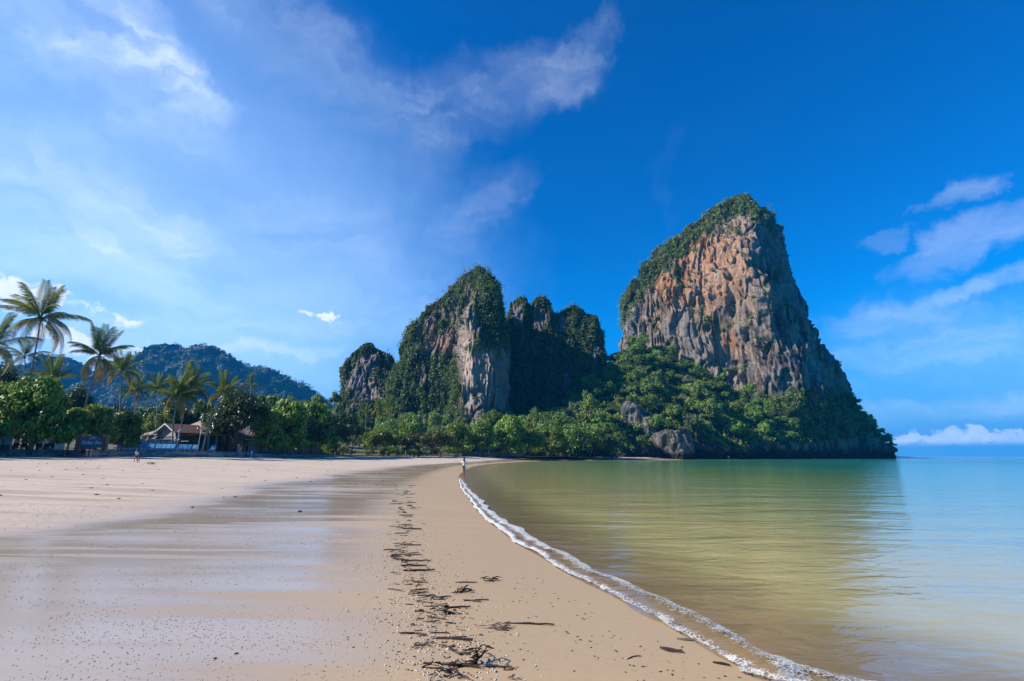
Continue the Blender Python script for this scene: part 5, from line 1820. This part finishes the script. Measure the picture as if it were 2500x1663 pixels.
def person(label, loc, rotz, h, skin, top, bottom, hair, pose, long_sleeve=False):
    """figure facing -Y before turning; pose gives joint positions in units of the standing height"""
    t = thing('person', label, 'person', loc, rotz)
    t.scale = (h, h, h)
    P = dict(pel=(0, 0, .52), waist=(0, 0, .60), chest=(0, -.005, .72), neck=(0, 0, .83), chin=(0, -.012, .87), head=(0, -.012, .925), crown=(0, -.005, .965),
             shl=(.092, 0, .80), ell=(.12, .02, .64), wrl=(.13, -.03, .51), shr=(-.092, 0, .80), elr=(-.12, .02, .64), wrr=(-.13, -.03, .51),
             hil=(.048, 0, .50), knl=(.05, -.01, .28), anl=(.05, .012, .045), tol=(.055, -.07, .015), hir=(-.048, 0, .50), knr=(-.05, -.01, .28), anr=(-.05, .012, .045), tor=(-.055, -.07, .015))
    P.update(pose)
    rad = dict(pel=(.075, .055), waist=(.062, .045), chest=(.078, .052), neck=.03, chin=.042, head=(.050, .058), crown=.038, shl=.032, ell=.024, wrl=.017, shr=.032, elr=.024, wrr=.017,
               hil=.056, knl=.036, anl=.022, tol=.02, hir=.056, knr=.036, anr=.022, tor=.02)
    E = [('pel', 'waist'), ('waist', 'chest'), ('chest', 'neck'), ('neck', 'chin'), ('chin', 'head'), ('head', 'crown'), ('chest', 'shl'), ('shl', 'ell'), ('ell', 'wrl'), ('chest', 'shr'), ('shr', 'elr'), ('elr', 'wrr'),
         ('pel', 'hil'), ('hil', 'knl'), ('knl', 'anl'), ('anl', 'tol'), ('pel', 'hir'), ('hir', 'knr'), ('knr', 'anr'), ('anr', 'tor')]
    V = [P[k] for k in P]
    rr = [rad[k] for k in P]
    idx = {k: i for i, k in enumerate(P)}
    EE = [(idx[a], idx[b]) for a, b in E]
    # hands: a palm with five fingers each
    for sd, el, wr in (('l', 'ell', 'wrl'), ('r', 'elr', 'wrr')):
        d = (Vector(P[wr]) - Vector(P[el])).normalized()
        pl = Vector(P[wr]) + d * .045
        V.append(tuple(pl))
        rr.append((.021, .011))
        k = len(V) - 1
        EE.append((idx[wr], k))
        side = d.cross(Vector((0, 1, 0)))
        side = side.normalized() if side.length > .1 else Vector((1, 0, 0))
        for q in range(5):
            off = side * (.0125 * (q - 1.6)) if q < 4 else side * -.03
            tip = pl + off + d * ((.045, .052, .05, .038)[q] if q < 4 else .018)
            V.append(tuple(tip))
            rr.append(.0055)
            EE.append((k, len(V) - 1))
    skin_body('body', V, EE, rr, skin, t, 2)

    def cloth(name, keys, edges, grow, m):
        ii = {k: n for n, k in enumerate(keys)}
        r_ = []
        for k in keys:
            r0 = rad.get(k, .03)
            r_.append(tuple(x + grow for x in r0) if hasattr(r0, '__len__') else r0 + grow)
        skin_body(name, [P[k] for k in keys], [(ii[a], ii[b]) for a, b in edges], r_, m, t, 1)
    mid = lambda a, b, f: tuple(Vector(P[a]).lerp(Vector(P[b]), f))
    P['sel'], P['ser'] = (mid('ell', 'wrl', .8), mid('elr', 'wrr', .8)) if long_sleeve else (mid('shl', 'ell', .6), mid('shr', 'elr', .6))
    rad['sel'] = rad['ser'] = .022 if long_sleeve else .028
    P['nb'] = mid('chest', 'neck', .75)
    rad['nb'] = .04
    ed = [('pel', 'waist'), ('waist', 'chest'), ('chest', 'nb'), ('chest', 'shl'), ('chest', 'shr')]
    ks = ['pel', 'waist', 'chest', 'nb', 'shl', 'shr']
    if long_sleeve:
        ks += ['ell', 'elr', 'sel', 'ser']
        ed += [('shl', 'ell'), ('ell', 'sel'), ('shr', 'elr'), ('elr', 'ser')]
    else:
        ks += ['sel', 'ser']
        ed += [('shl', 'sel'), ('shr', 'ser')]
    cloth('shirt', ks, ed, .012, top)
    P['thl'], P['thr'] = mid('hil', 'knl', .42), mid('hir', 'knr', .42)
    rad['thl'] = rad['thr'] = .052
    cloth('shorts', ['pel', 'hil', 'hir', 'thl', 'thr'], [('pel', 'hil'), ('pel', 'hir'), ('hil', 'thl'), ('hir', 'thr')], .012, bottom)
    hc = Vector(P['head'])
    hv = [hc + Vector((0, .012, .052)), hc + Vector((0, .032, .01)), hc + Vector((0, .042, -.06)), hc + Vector((0.0, .045, -hair[1]))]
    skin_body('hair', [tuple(x) for x in hv], [(0, 1), (1, 2), (2, 3)], [(.05, .045), (.06, .05), (.05, .03), (.035, .02)], hair[0], t, 1)
    dm = hair[0]
    for x in (-.017, .017):
        MB().box((hc.x + x, hc.y - .054, hc.z), (.012, .006, .006)).build('eye', dm, t)
    MB().add([(hc.x, hc.y - .075, hc.z - .022), (hc.x - .010, hc.y - .052, hc.z - .026), (hc.x + .010, hc.y - .052, hc.z - .026), (hc.x, hc.y - .054, hc.z + .006)], [(0, 1, 2), (0, 2, 3), (0, 3, 1)]).build('nose', skin, t)
    MB().box((hc.x, hc.y - .05, hc.z - .045), (.026, .008, .006)).build('mouth', simple('lips', (.30, .10, .08), .6) if 'lips' not in bpy.data.materials else bpy.data.materials['lips'], t)
    return t


skn = simple('skin', (.42, .24, .16), .55, .08)
skn2 = simple('tanned_skin', (.26, .13, .08), .55, .08)
hairm = simple('dark_hair', (.012, .009, .008), .5, .2)
wht = simple('white_cotton', (.74, .75, .77), .8, .05)
grn = simple('green_cloth', (.02, .20, .17), .8, .1)
blk = simple('black_cloth', (.012, .012, .014), .8, .1)
mar = simple('maroon_cloth', (.10, .02, .03), .8, .1)
yel = simple('yellow_cloth', (.45, .28, .06), .8, .1)
g0 = ground(1132.5, 1160, .05)
W1 = person('woman in a white long-sleeved top and green shorts holding a phone at the water edge', (g0[0], g0[1], float(sand_z(g0[0], g0[1])) - .01), math.pi + .25, 1.66, skn, wht, grn, (hairm, .13),
            dict(ell=(.145, -.06, .70), wrl=(.06, -.12, .84), elr=(-.14, -.06, .70), wrr=(-.045, -.12, .84), knl=(.045, -.01, .28), knr=(-.03, -.015, .28), anr=(-.03, .012, .045), tor=(-.035, -.07, .015)), True)
MB().box((0, 0, 0), (.075, .01, .15)).build('tmp', blk)
ph = bpy.data.objects['tmp']
ph.name = 'phone'
ph.location = W1.matrix_basis @ Vector((.008, -.16, .875)) if True else None
ph.rotation_euler = (0, 0, math.pi + .25)
tag(ph, 'dark phone held up by the woman in the white top', 'phone')
g1 = at(331, 1126, 64)
z1 = float(sand_z(g1[0], g1[1]))
person('woman in a white shirt and black shorts walking left on the sand', (g1[0], g1[1], z1), -math.pi / 2 - .3, 1.60, skn, wht, blk, (hairm, .10),
       dict(knl=(.05, -.09, .30), anl=(.05, -.06, .05), tol=(.05, -.13, .03), knr=(-.05, .03, .28), anr=(-.05, .14, .07), tor=(-.05, .09, .015), ell=(.12, .07, .65), wrl=(.13, .06, .53), elr=(-.12, -.03, .64), wrr=(-.13, -.1, .55)))
g2 = at(338, 1125.5, 63.6)
z2 = float(sand_z(g2[0], g2[1]))
person('small child in a dark top and yellow shorts walking beside the woman in black shorts', (g2[0], g2[1], z2), -math.pi / 2 - .2, 1.12, skn2, mar, yel, (hairm, .05),
       dict(knl=(.05, -.06, .28), anl=(.05, -.05, .045), tol=(.05, -.12, .015), knr=(-.05, .02, .28), anr=(-.05, .10, .06)))


# ------------------------------------------------------------------ wrack line, shells, pebbles
def wrack():
    wm = simple('wet_weed', (.022, .016, .013), .5, .4, 30, spec=.2)
    bm = simple('brown_leaf', (.16, .055, .025), .5, .3, 20)
    sm = simple('dark_stick', (.035, .024, .018), .55, .4, 25)
    om = simple('ochre_straw', (.26, .15, .04), .6, .3)
    rg = random.Random(3)

    def stick(L, r, seed, bend=.08, forks=0):
        q = random.Random(seed)
        b = MB()
        pts = [Vector((L * (k / 6 - .5), bend * L * math.sin(k / 6 * math.pi) * q.uniform(.4, 1), r + q.uniform(0, r))) for k in range(7)]
        b.tube(pts, [r * (.7 + .3 * math.sin(math.pi * (k + .6) / 7)) for k in range(7)], 6)
        for i in range(forks):
            s = pts[q.randrange(1, 6)]
            b.tube([s, s + Vector((q.uniform(-.2, .2) * L, q.uniform(-.18, .18) * L, r * q.uniform(.5, 3)))], [r * .6, r * .25], 5)
        return b

    def blade(L, w, seed):
        q = random.Random(seed)
        b = MB()
        V = []
        n = 6
        cur = q.uniform(-.3, .3)
        for k in range(n + 1):
            t = k / n
            ww = w * math.sin(math.pi * (.08 + .88 * t))
            x, y = L * (t - .5), cur * L * (t - .5) ** 2
            z = .006 + .03 * L * math.sin(3.1 * t + seed) ** 2
            V += [(x, y - ww, z), (x, y, z + .012), (x, y + ww, z), (x, y, z - .006)]
        Fs = [(i * 4 + k, i * 4 + (k + 1) % 4, i * 4 + 4 + (k + 1) % 4, i * 4 + 4 + k) for i in range(n) for k in range(4)]
        return b.add(V, Fs + [(0, 1, 2, 3), tuple(n * 4 + k for k in range(4))])

    def tangle(L, seed, n=10, h=.06):
        q = random.Random(seed)
        b = MB()
        for k in range(n):
            c = Vector((q.gauss(0, .22) * L, q.gauss(0, .12) * L, q.uniform(.005, h)))
            a = q.gauss(0, .9)
            l = L * q.uniform(.2, .5)
            d = Vector((math.cos(a), math.sin(a) * .8, q.uniform(-.15, .25)))
            r = L * q.uniform(.012, .035)
            p = [c - d * l * .5, c + Vector((0, q.uniform(-.1, .1) * l, q.uniform(0, .15) * l)), c + d * l * .5]
            p = [Vector((v.x, v.y, max(v.z, .004))) for v in p]
            b.tube(p, [r * .5, r, r * .3], 5)
        return b

    def put(o, px, py, rot, label, cat, group=None):
        d = shore_d(0, 0)
        g = ground(px, py, .1)
        for _ in range(3):
            g = ground(px, py, float(sand_z(g[0], g[1])))
        o.location = (g[0], g[1], g[2] - .003)
        o.rotation_euler = (0, 0, rot)
        return tag(o, label, cat, group)
    # the pieces one can name
    put(stick(.52, .009, 1, .02).build('driftwood_stick', sm), 1292, 1525, -.04, 'long straight dark stick lying alone on the damp sand', 'stick')
    put(tangle(.30, 2, 22, .13).build('seaweed_clump', wm), 1172, 1618, 1.2, 'largest dark clump of wet weed, a twisted heap at the bottom of the picture', 'seaweed')
    put(stick(.46, .010, 3, .06, 3).build('driftwood_stick', sm), 1100, 1627, -.12, 'forked dark stick running left from the largest weed clump', 'stick')
    put(stick(.30, .006, 4, .03).build('straw', om), 1130, 1628, -.2, 'ochre straw lying along the forked stick', 'straw')
    put(blade(.16, .022, 5).build('dead_leaf', wm), 1139, 1624, .2, 'curled dark leaf left of the largest weed clump', 'leaf')
    put(blade(.22, .018, 6).build('dead_leaf', wm), 1107, 1590, -.9, 'dark pointed leaf hanging down in the line of weed', 'leaf')
    put(stick(.38, .009, 7, .10, 1).build('driftwood_stick', sm), 1105, 1563, -.02, 'bent dark stick under a brown leaf', 'stick')
    put(blade(.17, .03, 8).build('dead_leaf', bm), 1092, 1559, .1, 'reddish-brown dead leaf on the bent stick', 'leaf')
    put(stick(.26, .009, 9, .14).build('driftwood_stick', sm), 1009, 1550, -.15, 'curved dark stick at the left edge of the weed line', 'stick')
    put(tangle(.34, 10, 16, .06).build('seaweed_clump', wm), 1092, 1496, -.2, 'sprawling dark weed clump with a long pointed blade', 'seaweed')
    put(stick(.30, .010, 11, .04).build('driftwood_stick', sm), 1117, 1485, .18, 'pointed dark blade rising from the sprawling weed clump', 'stick')
    put(tangle(.30, 12, 16, .05).build('seaweed_clump', wm), 1197, 1418, .05, 'feathery grey-brown weed clump right of the weed line', 'seaweed')
    put(tangle(.32, 13, 14, .05).build('seaweed_clump', wm), 1127, 1446, .5, 'looped weed clump in the middle of the weed line', 'seaweed')
    put(stick(.30, .008, 14, .02).build('driftwood_stick', sm), 1163, 1467, .2, 'dark stick crossing another in an X', 'stick')
    put(stick(.24, .008, 15, .02).build('driftwood_stick', sm), 1152, 1468, -.4, 'shorter stick of the crossed pair', 'stick')
    put(stick(.30, .008, 16, .02).build('driftwood_stick', sm), 1138, 1423, .06, 'straight dark stick left of the feathery weed clump', 'stick')
    put(tangle(.34, 17, 12, .03).build('seaweed_clump', simple('brown_weed', (.10, .065, .045), .6, .3)), 1208, 1533, .1, 'thin brown weed clump left of the long straight stick', 'seaweed')
    put(stick(.46, .014, 18, .05, 2).build('driftwood_stick', sm), 1024, 1395, .12, 'thick long dark stick lying across the weed line', 'stick')
    put(stick(.40, .013, 19, .05, 2).build('driftwood_stick', sm), 1010, 1383, .1, 'dark stick just behind the thick long one', 'stick')
    put(stick(.48, .012, 20, .03, 1).build('driftwood_stick', sm), 1015, 1371, .02, 'long dark stick behind the pair of thick sticks', 'stick')
    put(stick(.46, .018, 21, .03, 1).build('driftwood_stick', sm), 1006, 1293, -.08, 'long stout dark stick further up the weed line', 'stick')
    put(stick(.42, .012, 22, .02).build('driftwood_stick', sm), 1002, 1332, -.02, 'straight dark stick between two weed clumps up the line', 'stick')
    put(blade(.20, .055, 23).build('dead_leaf', simple('dark_brown_leaf', (.06, .03, .025), .4, .4, 25)), 1638, 1588, -.4, 'dark crumpled leaf lying alone near the foam', 'leaf')
    put(blade(.10, .014, 24).build('dead_leaf', wm), 1657, 1592, -.8, 'small dark leaf scrap beside the crumpled leaf', 'leaf')
    put(blade(.16, .02, 25).build('dead_leaf', simple('grey_leaf', (.12, .09, .07), .5, .3)), 1673, 1563, -.25, 'grey-brown leaf between the crumpled leaf and the foam', 'leaf')
    put(stick(.16, .005, 26, .2).build('twig', sm), 1548, 1607, .5, 'thin curved twig left of the crumpled leaf', 'twig')
    put(tangle(.16, 27, 6, .02).build('seaweed_clump', wm), 1832, 1648, -.5, 'small forked weed scrap at the bottom by the foam', 'seaweed')
    put(blade(.14, .02, 28).build('dead_leaf', wm), 1762, 1622, -.5, 'dark leaf scrap on the sand below the foam', 'leaf')
    put(tangle(.18, 29, 8, .05).build('seaweed_clump', wm), 1063, 1658, .6, 'dark weed scrap cut by the bottom edge of the picture', 'seaweed')
    put(tangle(.16, 30, 7, .04).build('seaweed_clump', wm), 1131, 1655, -.9, 'weed scrap left of the largest clump at the bottom edge', 'seaweed')
    put(stick(.028, .006, 31, .02).build('pebble_stone', simple('dark_stone', (.05, .05, .055), .6)), 577, 1597, .3, 'dark grey pebble alone on the wet sand', 'pebble')
    put(stick(.024, .006, 32, .02).build('pebble_stone', bpy.data.materials['dark_stone']), 525, 1609, .8, 'dark grey pebble left of the lone pebble', 'pebble')
    gb = at(372, 1131, 60)
    gz = float(sand_z(gb[0], gb[1]))
    tag(tangle(1.3, 33, 18, .25).build('green_branch', simple('green_scrap', (.04, .07, .03), .6), loc=(gb[0], gb[1], gz)), 'small leafy branch washed up on the dry sand near the walking woman', 'branch')['kind'] = 'thing'
    # unnamed scraps of the weed line
    line = [(1145, 5), (1085, 1560), (1060, 1500), (1045, 1450), (1020, 1410), (1005, 1380), (990, 1340), (995, 1300), (990, 1270), (980, 1240), (985, 1210), (992, 1192), (1010, 1180), (1040, 1172)]
    lx = [1130, 1085, 1060, 1045, 1025, 1005, 992, 990, 985, 982, 985, 992, 1008, 1035]
    ly = [1663, 1590, 1520, 1460, 1420, 1385, 1345, 1300, 1270, 1240, 1212, 1192, 1181, 1172]
    wm2 = simple('brown_wet_weed', (.055, .034, .016), .4, .45, 25, spec=.5)
    wm3 = simple('olive_wet_weed', (.040, .040, .014), .4, .4, 25, spec=.5)
    protos = [stick(.30, .010, 40 + k, .08, k % 2).mesh('stick_scrap', (sm, wm2)[k % 2]) for k in range(5)] + [tangle(.28, 50 + k, 7, .035).mesh('weed_scrap', (wm, wm2, wm3)[k % 3]) for k in range(5)] + [blade(.16, .02, 60 + k).mesh('leaf_scrap', (wm, wm2, bm)[k % 3]) for k in range(4)]
    for i in range(185):
        u = rg.random() ** .8
        py = 1663 - (1663 - 1186) * u
        dist = ground(1000, py)[1]
        c = np.interp(-py, [-v for v in ly], lx)
        spread = .30 * F / dist * (.45 + .55 * rg.random())
        px = c + rg.gauss(0, .8) * min(spread, 75)
        me = rg.choice(protos)
        nm = me.name.split('.')[0]
        o = link(nm, me)
        kd = {'stick_scrap': 'short dark stick', 'weed_scrap': 'small tangle of dark weed', 'leaf_scrap': 'dark strap of dead leaf'}[nm]
        wh = 'nearest the camera' if py > 1560 else 'abreast of the lone straight stick' if py > 1480 else 'abreast of the feathery weed clump' if py > 1400 else 'beside the thick long sticks' if py > 1330 else 'in the far middle' if py > 1250 else 'at the far end'
        put(o, px, py, rg.gauss(0, .35), f'{kd} {"landward" if px < c - 18 else "seaward" if px > c + 18 else "midway"} in the wrack line, {wh}', 'debris', 'dark scraps of the wrack line')
        s = rg.uniform(.28, .80) * (1.0 if dist < 9 else 1.35 if dist < 16 else 1.8)
        o.scale = (s, s, s)
    # shells, crumbs and sand pellets: uncountable
    shell = simple('shell', (.66, .58, .50), .5, .15, 30)
    crumb = simple('weed_crumb', (.05, .035, .028), .7, .4, 30)
    pel = simple('sand_pellet', (.46, .36, .28), .9, .25, 30)
    rgn = np.random.default_rng(12)

    def bits(name, m, X, Y, S, flat, label):
        base = np.array([(1, 0, 0), (.3, .95, 0), (-.8, .6, 0), (-.8, -.6, 0), (.3, -.95, 0), (0, 0, 1), (0, 0, -.5)], float)
        tri = np.array([(0, 1, 5), (1, 2, 5), (2, 3, 5), (3, 4, 5), (4, 0, 5), (1, 0, 6), (2, 1, 6), (3, 2, 6), (4, 3, 6), (0, 4, 6)])
        n = len(X)
        a = rgn.uniform(0, 6.28, n)
        st = rgn.uniform(.7, 1.6, n)
        ca, sa = np.cos(a), np.sin(a)
        bx, by, bz = base[:, 0][None] * st[:, None], base[:, 1][None] / st[:, None], base[:, 2][None] * flat
        Vx = X[:, None] + S[:, None] * (bx * ca[:, None] - by * sa[:, None])
        Vy = Y[:, None] + S[:, None] * (bx * sa[:, None] + by * ca[:, None])
        Vz = sand_z(X, Y)[:, None] + S[:, None] * (bz + .15)
        V = np.stack([Vx, Vy, Vz], -1).reshape(-1, 3)
        Fc = (np.arange(n)[:, None, None] * 7 + tri[None]).reshape(-1, 3)
        tag(link(name, mesh_np(name, V, Fc, [m], True)), label, kind='stuff')

    def on_line(n, sd):
        u = rgn.uniform(size=n) ** .8
        py = 1668 - (1668 - 1200) * u
        c = np.interp(-py, [-v for v in ly], lx)
        g = np.array([ground(a, b, .1) for a, b in zip(c, py)])
        return g[:, 0] + rgn.normal(size=n) * sd, g[:, 1] + rgn.normal(size=n) * .15
    X, Y = on_line(900, .34)
    bits('shells', shell, X, Y, rgn.uniform(.004, .014, len(X)), .6, 'tiny white shells strewn along the wrack line')
    X, Y = on_line(1500, .36)
    bits('weed_crumbs', crumb, X, Y, rgn.uniform(.003, .013, len(X)), .5, 'dark crumbs of weed strewn along the wrack line')
    # crumbs in the swash near the foam
    px, py = rgn.uniform(1250, 1850, 420), rgn.uniform(1380, 1663, 420)
    k = (py - 1400) > (px - 1385) * .53 + rgn.uniform(4, 110, 420) * .9
    k &= (py - 1400) < (px - 1385) * .53 + 170
    g = np.array([ground(a, b, .04) for a, b in zip(px[k], py[k])])
    bits('leaf_crumbs', crumb, g[:, 0], g[:, 1], rgn.uniform(.004, .016, len(g)), .35, 'thin dark leaf crumbs on the damp sand by the foam')
    # sand pellets in clusters on the wet flat
    cl = 115
    cxp, cyp = rgn.uniform(-60, 930, cl), 1663 - 430 * rgn.uniform(size=cl) ** 1.1
    XX, YY = [], []
    for a, b in zip(cxp, cyp):
        g = ground(a, b, .15)
        n = rgn.integers(12, 55)
        w = rgn.uniform(.25, .9) * max(g[1] / 8, .8)
        XX.append(g[0] + rgn.normal(size=n) * w)
        YY.append(g[1] + rgn.normal(size=n) * w * .35)
    X, Y = np.concatenate(XX), np.concatenate(YY)
    k = np.hypot(X, Y) > 3.5
    X, Y = X[k], Y[k]
    bits('sand_pellets', pel, X, Y, rgn.uniform(.004, .011, len(X)) * np.clip(np.hypot(X, Y) / 9, .8, 1.7), .6, 'clusters of small sand pellets thrown up by crabs on the wet flat')
    X, Y = rgn.uniform(-60, -6, 260), rgn.uniform(14, 70, 260)
    bits('beach_litter', crumb, X, Y, rgn.uniform(.03, .11, 260), .3, 'scattered dark bits of leaf and twig on the dry sand')


wrack()


# ------------------------------------------------------------------ air
def haze():
    m, nt = new_mat('haze')
    pv = nd(nt, 'ShaderNodeVolumePrincipled', Color=(.03, .42, 1.0), Density=.00012, Anisotropy=.0)
    out = nd(nt, 'ShaderNodeOutputMaterial')
    nt.links.new(pv.outputs[0], out.inputs['Volume'])
    o = MB().box((0, 0, 175), (12000, 12000, 374)).build('haze', m)
    tag(o, 'thin pale haze over the bay', kind='stuff')


haze()
